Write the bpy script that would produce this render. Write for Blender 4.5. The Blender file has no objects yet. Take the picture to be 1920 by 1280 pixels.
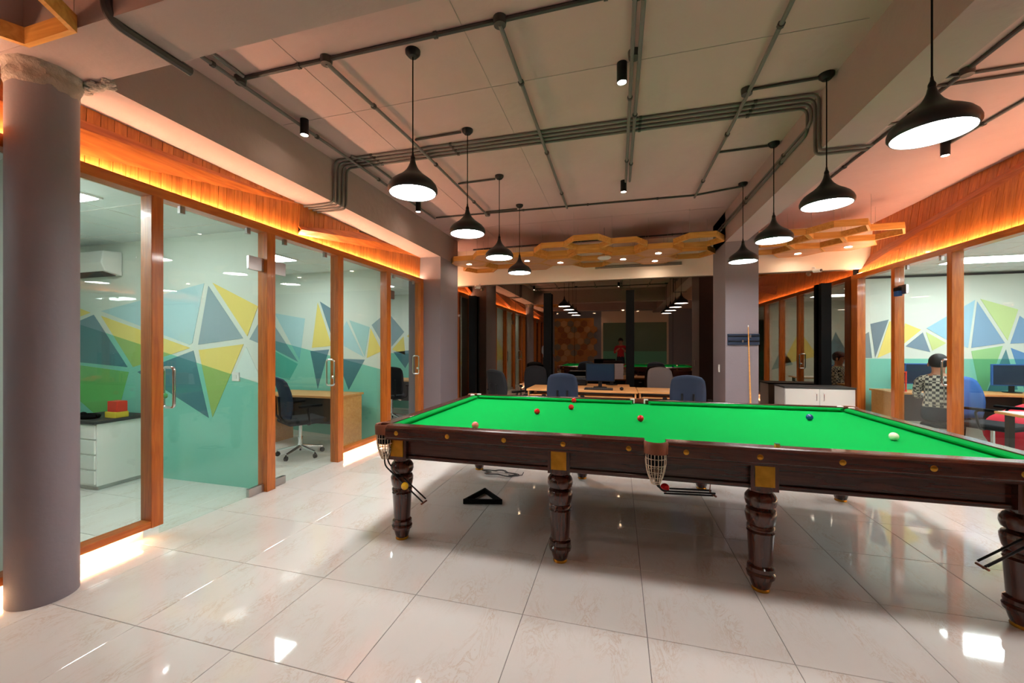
import bpy, math, random
from mathutils import Vector, Matrix, noise
R = random.Random(7)
PI = math.pi
sc = bpy.context.scene
C = sc.collection
# ------------------------------------------------------------------ camera, world, exposure
F, YAW, H, CX, CY = 764.2, .2774, 1.4286, 940.4, 649.14
cam = bpy.data.objects.new('camera', bpy.data.cameras.new('camera')); C.objects.link(cam)
cam.location = (0, 0, H); cam.rotation_euler = (PI/2, 0, YAW)
cam.data.sensor_width = 36; cam.data.lens = F/1920*36
cam.data.shift_x = (960-CX)/1920; cam.data.shift_y = (CY-640)/1920
cam.data.clip_start = .05
sc.camera = cam
w = bpy.data.worlds.new('world'); sc.world = w; w.use_nodes = True
w.node_tree.nodes['Background'].inputs[0].default_value = (.8, .85, .9, 1)
w.node_tree.nodes['Background'].inputs[1].default_value = 0
vs = sc.view_settings
vs.view_transform = 'Standard'; vs.look = 'None'; vs.gamma = 1; vs.use_curve_mapping = False
vs.exposure = 1.0
# lamp strengths (radiance of each kind of lamp the place has)
E_PEND, E_SPOT, E_PANEL, E_COVE, E_SILL, E_DOWN = 44, 90, 18, 78, 22, 170

def up(u, v, X=None, Y=None, Z=None):          # a point of the photograph on a known wall, floor or ceiling plane
    xc = (u-CX)/F; c, s = math.cos(YAW), math.sin(YAW)
    d = Vector((xc*c-s, xc*s+c, -(v-CY)/F))
    t = X/d.x if X is not None else Y/d.y if Y is not None else (Z-H)/d.z
    return Vector((d.x*t, d.y*t, d.z*t+H))
# ------------------------------------------------------------------ materials
def lin(c): return tuple((x/255/12.92 if x/255 <= .04045 else ((x/255+.055)/1.055)**2.4) for x in c) + (1,)
MATS = {}
def mat(name, col, rough=.5, metal=0, emit=0, bump=0, bscale=40, var=0, vscale=3, spec=.5, coat=0):
    if name in MATS: return MATS[name]
    m = bpy.data.materials.new(name); m.use_nodes = True; nt = m.node_tree; N = nt.nodes; L = nt.links
    b = N['Principled BSDF']; c = lin(col)
    b.inputs['Base Color'].default_value = c; b.inputs['Roughness'].default_value = rough
    b.inputs['Metallic'].default_value = metal; b.inputs['Specular IOR Level'].default_value = spec
    b.inputs['Coat Weight'].default_value = coat
    if emit:
        b.inputs['Emission Color'].default_value = c; b.inputs['Emission Strength'].default_value = emit
    if bump or var:
        tc = N.new('ShaderNodeTexCoord')
    if var:
        n = N.new('ShaderNodeTexNoise'); n.inputs['Scale'].default_value = vscale; n.inputs['Detail'].default_value = 6
        L.new(tc.outputs['Object'], n.inputs['Vector'])
        mx = N.new('ShaderNodeMix'); mx.data_type = 'RGBA'
        mx.inputs[6].default_value = tuple(x*(1-var) for x in c[:3])+(1,); mx.inputs[7].default_value = tuple(min(1, x*(1+var)) for x in c[:3])+(1,)
        L.new(n.outputs['Fac'], mx.inputs[0]); L.new(mx.outputs[2], b.inputs['Base Color'])
    if bump:
        n2 = N.new('ShaderNodeTexNoise'); n2.inputs['Scale'].default_value = bscale; n2.inputs['Detail'].default_value = 5
        L.new(tc.outputs['Object'], n2.inputs['Vector'])
        bp = N.new('ShaderNodeBump'); bp.inputs['Strength'].default_value = bump; bp.inputs['Distance'].default_value = .02
        L.new(n2.outputs['Fac'], bp.inputs['Height']); L.new(bp.outputs[0], b.inputs['Normal'])
    MATS[name] = m; return m
def wood(name, c1, c2, rough=.35, axis=2, scale=1.0, coat=0, rnd=.25):
    m = bpy.data.materials.new(name); m.use_nodes = True; nt = m.node_tree; N = nt.nodes; L = nt.links
    b = N['Principled BSDF']; b.inputs['Roughness'].default_value = rough; b.inputs['Coat Weight'].default_value = coat
    b.inputs['Coat Roughness'].default_value = .08
    tc = N.new('ShaderNodeTexCoord'); mp = N.new('ShaderNodeMapping'); oi = N.new('ShaderNodeObjectInfo')
    sv = [14*scale]*3; sv[axis] = 1.1*scale; mp.inputs['Scale'].default_value = sv
    L.new(tc.outputs['Object'], mp.inputs['Vector'])
    cb = N.new('ShaderNodeCombineXYZ'); ml = N.new('ShaderNodeMath'); ml.operation = 'MULTIPLY'; ml.inputs[1].default_value = 50
    L.new(oi.outputs['Random'], ml.inputs[0])
    for k in range(3): L.new(ml.outputs[0], cb.inputs[k])
    L.new(cb.outputs[0], mp.inputs['Location'])
    n = N.new('ShaderNodeTexNoise'); n.inputs['Scale'].default_value = 2.2; n.inputs['Detail'].default_value = 8; n.inputs['Distortion'].default_value = 1.2
    L.new(mp.outputs[0], n.inputs['Vector'])
    cr = N.new('ShaderNodeValToRGB'); cr.color_ramp.elements[0].position = .32; cr.color_ramp.elements[1].position = .68
    cr.color_ramp.elements[0].color = lin(c1); cr.color_ramp.elements[1].color = lin(c2)
    L.new(n.outputs['Fac'], cr.inputs[0])
    hs = N.new('ShaderNodeHueSaturation'); mr = N.new('ShaderNodeMapRange')
    mr.inputs['To Min'].default_value = 1-rnd; mr.inputs['To Max'].default_value = 1+rnd*.6
    L.new(oi.outputs['Random'], mr.inputs['Value']); L.new(mr.outputs[0], hs.inputs['Value'])
    L.new(cr.outputs[0], hs.inputs['Color']); L.new(hs.outputs[0], b.inputs['Base Color'])
    bp = N.new('ShaderNodeBump'); bp.inputs['Strength'].default_value = .12; bp.inputs['Distance'].default_value = .01
    L.new(n.outputs['Fac'], bp.inputs['Height']); L.new(bp.outputs[0], b.inputs['Normal'])
    return m
def glassmat(name, tint, base=.035, power=5, gain=.9):
    m = bpy.data.materials.new(name); m.use_nodes = True; nt = m.node_tree; N = nt.nodes; L = nt.links
    N.remove(N['Principled BSDF']); out = N['Material Output']
    t = N.new('ShaderNodeBsdfTransparent'); t.inputs[0].default_value = tint+(1,)
    g = N.new('ShaderNodeBsdfGlossy'); g.inputs['Roughness'].default_value = .0
    lw = N.new('ShaderNodeLayerWeight'); p = N.new('ShaderNodeMath'); p.operation = 'POWER'; p.inputs[1].default_value = power
    L.new(lw.outputs['Facing'], p.inputs[0])
    q = N.new('ShaderNodeMath'); q.operation = 'MULTIPLY_ADD'; q.inputs[1].default_value = gain; q.inputs[2].default_value = base
    L.new(p.outputs[0], q.inputs[0])
    mx = N.new('ShaderNodeMixShader'); L.new(q.outputs[0], mx.inputs[0]); L.new(t.outputs[0], mx.inputs[1]); L.new(g.outputs[0], mx.inputs[2])
    L.new(mx.outputs[0], out.inputs[0]); return m
def emitter(name, col, s):
    m = bpy.data.materials.new(name); m.use_nodes = True; nt = m.node_tree; N = nt.nodes
    N.remove(N['Principled BSDF']); e = N.new('ShaderNodeEmission'); e.inputs[0].default_value = tuple(col)+(1,); e.inputs[1].default_value = s
    nt.links.new(e.outputs[0], N['Material Output'].inputs[0]); return m

def tilemat():
    m = bpy.data.materials.new('polished_tile'); m.use_nodes = True; nt = m.node_tree; N = nt.nodes; L = nt.links
    b = N['Principled BSDF']; b.inputs['Roughness'].default_value = .045; b.inputs['Specular IOR Level'].default_value = .75
    tc = N.new('ShaderNodeTexCoord'); oi = N.new('ShaderNodeObjectInfo'); mp = N.new('ShaderNodeMapping')
    mp.inputs['Scale'].default_value = (2.2, .9, 1); mp.inputs['Rotation'].default_value = (0, 0, .5)
    ml = N.new('ShaderNodeMath'); ml.operation = 'MULTIPLY'; ml.inputs[1].default_value = 31
    cb = N.new('ShaderNodeCombineXYZ'); L.new(oi.outputs['Random'], ml.inputs[0]); L.new(ml.outputs[0], cb.inputs[0]); L.new(ml.outputs[0], cb.inputs[1])
    L.new(cb.outputs[0], mp.inputs['Location']); L.new(tc.outputs['Object'], mp.inputs['Vector'])
    n = N.new('ShaderNodeTexNoise'); n.inputs['Scale'].default_value = 5; n.inputs['Detail'].default_value = 9; n.inputs['Distortion'].default_value = 2.5; n.inputs['Roughness'].default_value = .7
    L.new(mp.outputs[0], n.inputs['Vector'])
    s = N.new('ShaderNodeMath'); s.operation = 'SUBTRACT'; s.inputs[1].default_value = .5; L.new(n.outputs['Fac'], s.inputs[0])
    a = N.new('ShaderNodeMath'); a.operation = 'ABSOLUTE'; L.new(s.outputs[0], a.inputs[0])
    cr = N.new('ShaderNodeValToRGB'); e = cr.color_ramp.elements
    e[0].position = 0; e[0].color = lin((214, 194, 178)); e[1].position = .035; e[1].color = lin((233, 228, 224))
    L.new(a.outputs[0], cr.inputs[0])
    n2 = N.new('ShaderNodeTexNoise'); n2.inputs['Scale'].default_value = 2.5; L.new(mp.outputs[0], n2.inputs['Vector'])
    cr2 = N.new('ShaderNodeValToRGB'); cr2.color_ramp.elements[0].position = .45; cr2.color_ramp.elements[1].position = .7
    L.new(n2.outputs['Fac'], cr2.inputs[0])
    mx = N.new('ShaderNodeMix'); mx.data_type = 'RGBA'; mx.inputs[6].default_value = lin((233, 228, 224))
    L.new(cr2.outputs[0], mx.inputs[0]); L.new(cr.outputs[0], mx.inputs[7]); L.new(mx.outputs[2], b.inputs['Base Color'])
    return m
M = dict(
    tile=tilemat(), grout=mat('grout', (120, 116, 112), .8),
    ceil=mat('painted_concrete', (192, 156, 152), .85, bump=.25, bscale=9, var=.07, vscale=2),
    beam=mat('painted_concrete_beam', (172, 147, 143), .85, bump=.25, bscale=12, var=.06, vscale=2),
    rough=mat('rough_plaster', (165, 150, 142), .95, bump=1.0, bscale=24, var=.25, vscale=12),
    pillar=mat('grey_paint', (134, 124, 132), .6, bump=.08, bscale=30, var=.05, vscale=3),
    frame=wood('orange_teak_frame', (172, 86, 22), (204, 114, 40), .35, 2, 1, .3, .08),
    framey=wood('orange_teak_rail', (172, 86, 22), (204, 114, 40), .35, 1, 1, .3, .08),
    plank=wood('orange_teak_plank', (172, 88, 30), (208, 122, 52), .4, 2, 1, .1, .16),
    band=wood('orange_teak_band', (164, 80, 26), (204, 114, 46), .4, 1, .8, .1, .06),
    pine=wood('pale_pine', (204, 136, 56), (232, 168, 86), .5, 0, .7, 0, .1),
    ply=wood('plywood', (204, 140, 98), (224, 166, 124), .5, 0, .5, 0, .08),
    mahog=wood('dark_mahogany', (44, 15, 9), (78, 34, 22), .25, 0, .9, .3, .1),
    mahogz=wood('dark_mahogany_turned', (48, 17, 10), (84, 37, 24), .22, 2, .9, .4, .1),
    desk=wood('beech_laminate', (206, 142, 82), (224, 164, 102), .4, 0, .8, 0, .05),
    glass=glassmat('clear_glass', (.93, .975, .955)), mirror=mat('bronze_mirror_glass', (136, 120, 108), .012, 1),
    black=mat('black_metal', (18, 18, 20), .4, spec=.3), shade=mat('black_enamel', (26, 27, 30), .38), blackm=mat('matt_black', (12, 12, 13), .7, spec=.12),
    pvc=mat('grey_conduit', (110, 100, 97), .5), dpvc=mat('dark_conduit', (62, 54, 52), .5),
    chrome=mat('chrome', (225, 225, 228), .12, 1), steel=mat('brushed_steel', (190, 186, 184), .3, 1),
    brass=mat('brass', (178, 128, 46), .32, 1, var=.4, vscale=18), cloth=mat('green_baize', (0, 160, 68), .9, bump=.05, bscale=300, spec=.05),
    cloth2=mat('green_cushion_cloth', (0, 140, 58), .9, spec=.05), white=mat('white_laminate', (236, 234, 230), .4),
    cream=mat('cream_paint', (248, 230, 212), .7), offwhite=mat('office_paint', (222, 228, 218), .8), teal=mat('teal_paint', (116, 196, 170), .8),
    officec=mat('office_ceiling_tile', (226, 232, 230), .85), navy=mat('navy_mesh', (24, 40, 66), .7), seat=mat('black_fabric', (22, 23, 28), .9),
    net=mat('cotton_net', (214, 196, 172), .9), leather=mat('brown_leather', (120, 62, 36), .5), red=mat('red_ball', (206, 22, 28), .12), pink=mat('pink_ball', (238, 120, 110), .12),
    blue=mat('blue_ball', (24, 70, 130), .12), yellow=mat('yellow_ball', (236, 178, 20), .12), cue=mat('white_ball', (240, 236, 214), .12),
    screen=mat('dark_screen', (30, 44, 66), .2), bean=mat('red_cloth', (214, 40, 62), .8, bump=.3, bscale=6), skin=mat('skin', (176, 124, 98), .6),
    hair=mat('dark_hair', (26, 22, 24), .7), plaid=mat('plaid_shirt', (150, 146, 130), .85, var=.5, vscale=22), redshirt=mat('red_shirt', (178, 30, 36), .85),
    blueshirt=mat('pale_blue_shirt', (176, 190, 214), .85), trousers=mat('dark_trousers', (34, 38, 52), .85), bluemat=mat('blue_fabric', (44, 92, 160), .8),
    greywall=mat('blue_grey_paint', (150, 156, 172), .7), chalk=mat('blue_chalk', (60, 140, 110), .9), orangeplastic=mat('red_plastic', (220, 60, 40), .4),
    greygrille=mat('dark_grille', (60, 58, 58), .6), wire=mat('steel_wire', (180, 170, 160), .4, 1), yellowc=mat('yellow_fabric', (226, 196, 60), .8),
)
def plaidmat():
    m = M['plaid']; nt = m.node_tree; N = nt.nodes; b = N['Principled BSDF']
    tc = N.new('ShaderNodeTexCoord'); c = N.new('ShaderNodeTexChecker'); c.inputs['Scale'].default_value = 28
    c.inputs['Color1'].default_value = lin((206, 202, 186)); c.inputs['Color2'].default_value = lin((74, 72, 74))
    nt.links.new(tc.outputs['Object'], c.inputs['Vector']); nt.links.new(c.outputs['Color'], b.inputs['Base Color'])
plaidmat()
def pcol(c): return mat('mural_%d_%d_%d' % c, c, .8)
# ------------------------------------------------------------------ mesh helpers
class MB:
    def __init__(s): s.v = []; s.f = []; s.smooth = False
    def add(s, vs, fs):
        o = len(s.v); s.v += [tuple(v) for v in vs]; s.f += [tuple(i+o for i in f) for f in fs]; return s
    def box(s, x0, x1, y0, y1, z0, z1):
        return s.add([(x0,y0,z0),(x1,y0,z0),(x1,y1,z0),(x0,y1,z0),(x0,y0,z1),(x1,y0,z1),(x1,y1,z1),(x0,y1,z1)],
                     [(0,3,2,1),(4,5,6,7),(0,1,5,4),(1,2,6,5),(2,3,7,6),(3,0,4,7)])
    def prism(s, pts, d):                       # polygon + extrusion vector
        n = len(pts); p = [Vector(q) for q in pts]; d = Vector(d)
        nrm = sum(((p[i]-p[0]).cross(p[i+1]-p[0]) for i in range(1, n-1)), Vector())
        if nrm.dot(d) > 0: p = p[::-1]
        return s.add(p+[q+d for q in p], [tuple(range(n)), tuple(range(2*n-1, n-1, -1))]+[(i, i+n, (i+1) % n+n, (i+1) % n) for i in range(n)])
    def lathe(s, prof, n=24, c=(0,0,0), a0=0, a1=2*PI, cap=True):
        full = abs(a1-a0-2*PI) < 1e-6; k = n if full else n+1; vs = []; fs = []
        for r, z in prof:
            for i in range(k):
                a = a0+(a1-a0)*i/n; vs.append((c[0]+r*math.cos(a), c[1]+r*math.sin(a), c[2]+z))
        for j in range(len(prof)-1):
            for i in range(n):
                i2 = (i+1) % k; fs.append((j*k+i, j*k+i2, (j+1)*k+i2, (j+1)*k+i))
        if full and cap:
            if prof[0][0] > 1e-6: fs.append(tuple(range(k))[::-1])
            if prof[-1][0] > 1e-6: fs.append(tuple((len(prof)-1)*k+i for i in range(k)))
        s.smooth = True; return s.add(vs, fs)
    def tube(s, pts, r, n=8):
        P = [Vector(p) for p in pts]; vs = []; fs = []; prev = None
        for i, p in enumerate(P):
            t = ((P[i]-P[i-1]).normalized() if i else Vector())+((P[i+1]-P[i]).normalized() if i < len(P)-1 else Vector())
            t.normalize()
            if prev is None: a = Vector((0,0,1)) if abs(t.z) < .9 else Vector((1,0,0)); u = t.cross(a).normalized()
            else: u = (prev-t*prev.dot(t)).normalized()
            prev = u; v = t.cross(u)
            rr = r[i] if isinstance(r, (list, tuple)) else r
            vs += [p+u*rr*math.cos(2*PI*k/n)+v*rr*math.sin(2*PI*k/n) for k in range(n)]
        for i in range(len(P)-1):
            fs += [(i*n+k, i*n+(k+1) % n, (i+1)*n+(k+1) % n, (i+1)*n+k) for k in range(n)]
        fs += [tuple(range(n))[::-1], tuple((len(P)-1)*n+k for k in range(n))]
        s.smooth = True; return s.add(vs, fs)
    def sphere(s, c, r, n=20, m=12, sq=(1,1,1)):
        pr = [(max(r*math.sin(PI*j/m), 0), -r*math.cos(PI*j/m)) for j in range(m+1)]
        o = len(s.v); s.lathe(pr, n)
        for i in range(o, len(s.v)): v = s.v[i]; s.v[i] = (c[0]+v[0]*sq[0], c[1]+v[1]*sq[1], c[2]+v[2]*sq[2])
        return s
    def mesh(s, name, m):
        me = bpy.data.meshes.new(name); me.from_pydata(s.v, [], s.f); me.update()
        if s.smooth:
            me.polygons.foreach_set('use_smooth', [True]*len(me.polygons)); me.set_sharp_from_angle(angle=.7)
        me.materials.append(m); return me
    def obj(s, name, m, parent=None, bevel=0):
        o = bpy.data.objects.new(name, s.mesh(name, m)); C.objects.link(o)
        if parent: o.parent = parent
        if bevel:
            b = o.modifiers.new('bevel', 'BEVEL'); b.width = bevel; b.segments = 2; b.limit_method = 'ANGLE'
        return o
def B(*a): return MB().box(*a)
def tag(o, label=None, cat=None, group=None, kind=None):
    if label: o['label'] = label
    if cat: o['category'] = cat
    if group: o['group'] = group
    if kind: o['kind'] = kind
    return o
def thing(name, loc, label, cat, group=None, rz=0):
    o = bpy.data.objects.new(name, None); C.objects.link(o); o.empty_display_size = .1
    o.location = loc; o.rotation_euler = (0, 0, rz); return tag(o, label, cat, group)
def struct(o, label=None): return tag(o, label, None, None, 'structure')
def dup(root, loc, rz=0, label=None):
    r = root.copy(); C.objects.link(r); r.location = loc; r.rotation_euler = (0, 0, rz)
    if label: r['label'] = label
    for ch in list(root.children):
        c = ch.copy(); C.objects.link(c); c.parent = r
        for g in list(ch.children):
            d = g.copy(); C.objects.link(d); d.parent = c
    return r
def share(o, parent, loc=(0,0,0)):             # another piece that shares a mesh
    c = bpy.data.objects.new(o.name.split('.')[0], o.data); C.objects.link(c); c.parent = parent; c.location = loc; return c
def arc(p, r, n=6):                             # polyline with rounded corners
    P = [Vector(q) for q in p]; out = [P[0]]
    for i in range(1, len(P)-1):
        a = (P[i-1]-P[i]).normalized(); b = (P[i+1]-P[i]).normalized(); A = P[i]+a*r; Bq = P[i]+b*r
        out += [A.lerp(P[i], t).lerp(P[i].lerp(Bq, t), t) for t in [k/n for k in range(n+1)]]
    return out+[P[-1]]
# ------------------------------------------------------------------ geometry of the room
XL, XR, YG, ZC, ZB, HT = -3.31, 3.80, 8.26, 3.46, 3.0, 2.62
YR = -3.6                                        # rear wall behind the camera
OX, OY, S = -3.0, 1.4935, .6281
# floor
fl = struct(B(-6.7, 7.9, YR-2.2, 9.2, -.08, -.004).obj('floor', M['grout']), 'polished cream tiled floor with thin grey joints')
g = .0016; hs = S/2
tm = MB().add([(-hs+g,-hs+g,-.012),(hs-g,-hs+g,-.012),(hs-g,hs-g,-.012),(-hs+g,hs-g,-.012),
               (-hs+g,-hs+g,-.0012),(hs-g,-hs+g,-.0012),(hs-g,hs-g,-.0012),(-hs+g,hs-g,-.0012),
               (-hs+.003,-hs+.003,0),(hs-.003,-hs+.003,0),(hs-.003,hs-.003,0),(-hs+.003,hs-.003,0)],
              [(8,9,10,11),(4,5,9,8),(5,6,10,9),(6,7,11,10),(7,4,8,11),(0,1,5,4),(1,2,6,5),(2,3,7,6),(3,0,4,7)]).mesh('tile', M['tile'])
far = MB()
for i in range(-5, 17):
    for j in range(-9, 12):
        x, y = OX+(i+.5)*S, OY+(j+.5)*S
        if -6.6 < x-hs and x+hs < 7.85 and y+hs < 9.2:
            if -4.6 < x < 5.4 and .2 < y < 8.6 or (y > 5 and x > 3):
                o = bpy.data.objects.new('tile', tm); C.objects.link(o); o.parent = fl; o.location = (x, y, 0)
            else: far.box(x-hs+.002, x+hs-.002, y-hs+.002, y+hs-.002, -.012, 0)
tag(far.obj('tile', M['tile'], fl), 'further polished tiles away from the table', None, None, 'stuff')
# ceiling slab with beams
ce = struct(B(-3.7, 4.4, YR-.2, 9.0, ZC, ZC+.15).obj('ceiling', M['ceil']), 'bare grey painted concrete slab ceiling')
B(-3.6, -2.98, YR, 7.36, ZB, ZC).obj('beam', M['beam'], ce)
B(1.56, 1.85, YR, 7.64, ZB, ZC).obj('beam', M['beam'], ce)
B(-3.6, 4.2, 1.36, 1.68, ZB-.002, ZC).obj('beam', M['beam'], ce)
B(-3.6, 4.2, -2.0, -1.65, ZB-.002, ZC).obj('beam', M['beam'], ce)
# formwork seams on the slab
sm = MB()
for y in (3.05, 6.6): sm.box(-2.95, 1.5, y-.002, y+.002, ZC-.003, ZC+.001)
for x in (-2.2, -.95): sm.box(x-.002, x+.002, 1.7, 8.1, ZC-.003, ZC+.001)
sm.obj('formwork_seam', M['beam'], ce)
# pillars
p = thing('round_pillar', (-3.17, 1.53, 0), 'round grey painted concrete pillar with rough plaster at its top', 'pillar'); p['kind'] = 'structure'
MB().lathe([(.147, 0), (.147, 2.9)], 48).obj('shaft', M['pillar'], p)
cap = MB(); prof = []
for k in range(15): prof.append((.146+.016*k/14, 2.86+.145*k/14))
cap.lathe(prof, 48)
for i, v in enumerate(cap.v):
    q = Vector(v); n_ = noise.fractal(q*14, 1.0, 2.0, 4)*.02*min(1, max(0, (q.z-2.86)/.05))
    d = Vector((q.x, q.y, 0)).normalized(); cap.v[i] = tuple(q+d*n_)
cap.obj('rough_collar', M['rough'], p)
lip = MB()
for k in range(90):
    q = Vector((-3.06+R.uniform(-.08, .17), 1.68+R.uniform(-.02, .035), 2.995+R.uniform(-.02, .005)))
    lip.sphere(tuple(q), R.uniform(.008, .024), 7, 5, (1.4, 1, .7))
for i in range(len(lip.v)): q = Vector(lip.v[i]); lip.v[i] = tuple(q-Vector((-3.17, 1.53, 0)))
lip.obj('plaster_lumps', M['rough'], p)
lp = struct(B(-3.6, -2.98, 6.57, 7.36, 0, ZB).obj('pillar', M['pillar']), 'square grey pillar at the end of the left beam')
tag(lp, None, 'pillar')
rp = struct(B(1.56, 2.0, 6.82, 7.64, 0, ZC).obj('pillar', M['pillar']), 'square grey pillar with the snooker cue leaning on it')
tag(rp, None, 'pillar')
# ------------------------------------------------------------------ faceted wood cladding above the glass walls
wl = struct(B(-3.62, -3.44, YR, YG+.1, HT, ZC).obj('wall_left', M['beam']), 'left wall of glass bays in orange wood frames under wood cladding')
wr = struct(B(XR+.32, XR+.5, YR, YG+.1, HT, ZC+.1).obj('wall_right', M['beam']), 'right wall of glass bays in orange wood frames under wood cladding')
PW = .077
def lerp(a, b, t): return a+(b-a)*t
def clad(parent, y0, y1, zt, xf, Z0, Z1, flip=1):
    # y0: wide end, y1: end where the folds close; Z0/Z1 fold heights (A,B,C) at both ends; xf(z,k) gives x of base/A/B/C/top
    n = max(1, round(abs(y1-y0)/PW)); dy = (y1-y0)/n
    def fold(k, y):
        t = (y-y0)/(y1-y0); return min(zt, lerp(Z0[k], Z1[k], t))
    def xx(k, y):
        t = (y-y0)/(y1-y0); return lerp(xf[k], xf[5+k] if len(xf) > 5 else xf[k], t)
    for i in range(n):
        a, b = y0+dy*i, y0+dy*(i+1); a += .002*math.copysign(1, dy); b -= .002*math.copysign(1, dy)
        j = R.uniform(-.0015, .0015)
        za, zb = fold(0, a), fold(0, b)
        if min(za, zb) > HT+.02:
            MB().prism([(xx(0,a)+j,a,HT-.06),(xx(0,b)+j,b,HT-.06),(xx(1,b)+j,b,zb),(xx(1,a)+j,a,za)], (-.014*flip,0,0)).obj('plank', M['plank'], parent)
        za, zb = fold(2, a), fold(2, b)
        if zt-max(za, zb) > .012:
            MB().prism([(xx(3,a)+j,a,za),(xx(3,b)+j,b,zb),(xx(4,b)+j,b,zt+.03),(xx(4,a)+j,a,zt+.03)], (-.014*flip,0,0)).obj('plank', M['plank'], parent)
    for lo, hi in ((0, 1), (1, 2)):
        m = 10; pl = []
        for q in range(m):
            a, b = lerp(y0, y1, q/m), lerp(y0, y1, (q+1)/m)
            pts = [(xx(lo+1,a),a,fold(lo,a)),(xx(lo+1,b),b,fold(lo,b)),(xx(hi+1,b),b,fold(hi,b)),(xx(hi+1,a),a,fold(hi,a))]
            if abs(pts[2][2]-pts[1][2])+abs(pts[3][2]-pts[0][2]) > .002: pl.append(pts)
        mb = MB()
        for pts in pl: mb.prism(pts, (-.014*flip,0,0))
        if pl: mb.obj('cladding_band', M['band'], parent)
xf = [-3.385, -3.385, -3.335, -3.37, -3.36, -3.385, -3.37, -3.36, -3.36, -3.36]
clad(wl, .9, 3.70, ZB, xf, (2.54, 2.77, 2.87), (2.99, 2.99, 2.99))
clad(wl, 3.70, 6.57, ZB, xf, (2.66, 2.71, 2.75), (3.02, 3.16, 3.35))
clad(wl, -3.5, .9, ZB, xf, (2.66, 2.71, 2.75), (2.95, 2.97, 2.99))
clad(wl, 7.36, 8.24, ZB+.4, xf, (2.66, 2.71, 2.75), (2.95, 2.97, 2.99))
xr = [XR+.07, XR+.1, XR+.10, XR+.22, XR+.27, XR+.07, XR+.16, XR+.18, XR+.24, XR+.27]
clad(wr, 8.24, 4.6, ZC, xr, (2.64, 2.70, 2.92), (3.36, 3.44, 3.50), -1)
clad(wr, 4.6, .9, ZC, xr, (2.68, 2.74, 2.98), (3.30, 3.40, 3.46), -1)
clad(wr, .9, YR+.1, ZC, xr, (2.68, 2.74, 2.98), (3.30, 3.40, 3.46), -1)
# ------------------------------------------------------------------ glass bays
def beams_of_frame(parent, sgn, X, ya, yb):     # header running along the wall
    B(min(X, X-sgn*.11), max(X, X-sgn*.11), ya, yb, 2.545, HT).obj('header_rail', M['framey'], parent, .003)
beams_of_frame(wl, 1, XL, YR, 6.57); beams_of_frame(wl, 1, XL, 7.36, YG)
beams_of_frame(wr, -1, XR, YR, YG)
def post(parent, sgn, X, a, b, z0=0):
    return B(min(X+sgn*.004, X-sgn*.11), max(X+sgn*.004, X-sgn*.11), a, b, z0, 2.546).obj('mullion', M['frame'], parent, .003)
LP = [(-3.5,-3.41),(-2.5,-2.41),(-1.5,-1.41),(-.5,-.41),(.5,.59),(1.60,1.69),(2.185,2.267),(3.215,3.317),(4.272,4.373),(5.375,5.484),(6.46,6.568),(7.364,7.45),(8.17,8.255)]
RP = [(8.06,8.25),(7.12,7.2),(6.085,6.164),(5.05,5.13),(4.0,4.08),(2.95,3.03),(1.9,1.98),(.85,.93),(-.2,-.12),(-1.25,-1.17),(-2.3,-2.22),(-3.4,-3.32)]
for a, b in LP: post(wl, 1, XL, a, b, .086 if abs(a-2.185) < .01 or a < 1.7 else 0)
for a, b in RP: post(wr, -1, XR, a, b)
cove = emitter('warm_cove_light', (1.0, .68, .42), E_COVE)
sill = emitter('warm_sill_light', (1.0, .66, .36), E_SILL)
def led(name, x0, x1, ya, yb, z0, z1, m, label):
    return tag(B(x0, x1, ya, yb, z0, z1).obj(name, m), label, 'led strip', 'warm led strips along the glass walls')
led('led_strip', -3.362, -3.350, 1.35, 6.55, HT, HT+.004, cove, 'warm led strip on top of the left wooden header rail')
led('led_strip_offscreen', -3.362, -3.350, -1.5, 1.35, HT, HT+.004, cove, 'warm led strip on the left header rail beyond the round pillar')
led('led_strip', XR+.040, XR+.052, 5.15, 8.24, HT, HT+.004, cove, 'warm led strip on top of the right wooden header rail')
led('led_strip_offscreen', XR+.040, XR+.052, -.5, 5.15, HT, HT+.004, cove, 'warm led strip on the right header rail reflected in the mirror')
led('led_strip', -3.362, -3.350, 7.38, 8.15, HT, HT+.004, cove, 'warm led strip on the header behind the left square pillar')
def window(n, sgn, X, ya, yb, label, lit=True):
    o = thing('window_%d' % n, (X, (ya+yb)/2, 0), label, None)
    o['kind'] = 'structure'; hy = (yb-ya)/2
    B(min(-sgn*.10, 0), max(-sgn*.10, 0), -hy, hy, .088, .138).obj('sill_rail', M['framey'], o, .003)
    B(min(-sgn*.085, -sgn*.077), max(-sgn*.085, -sgn*.077), -hy-.01, hy+.01, .13, 2.56).obj('pane', M['glass'], o)
    B(min(-sgn*.11, -sgn*.085), max(-sgn*.11, -sgn*.085), -hy, hy, 0, .09).obj('plinth', M['white'], o)
    x0 = X-sgn*.06
    if lit: led('led_strip' if (sgn > 0 and yb > 1.4) or (sgn < 0 and yb > 5.2) else 'led_strip_offscreen', x0-.008, x0+.008, ya+.02, yb-.02, .078, .0882, sill, 'warm led strip under the '+' '.join(label.split()[:10]))
    return o
def handle(parent, sgn, y, x0=0):
    h_ = MB()
    for sd in (1, -1):
        x = x0+sd*.055
        h_.tube(arc([(x0,y,1.265),(x,y,1.265),(x,y,.955),(x0,y,.955)], .03), .011, 10)
    h_.obj('handle', M['chrome'], parent)
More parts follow.
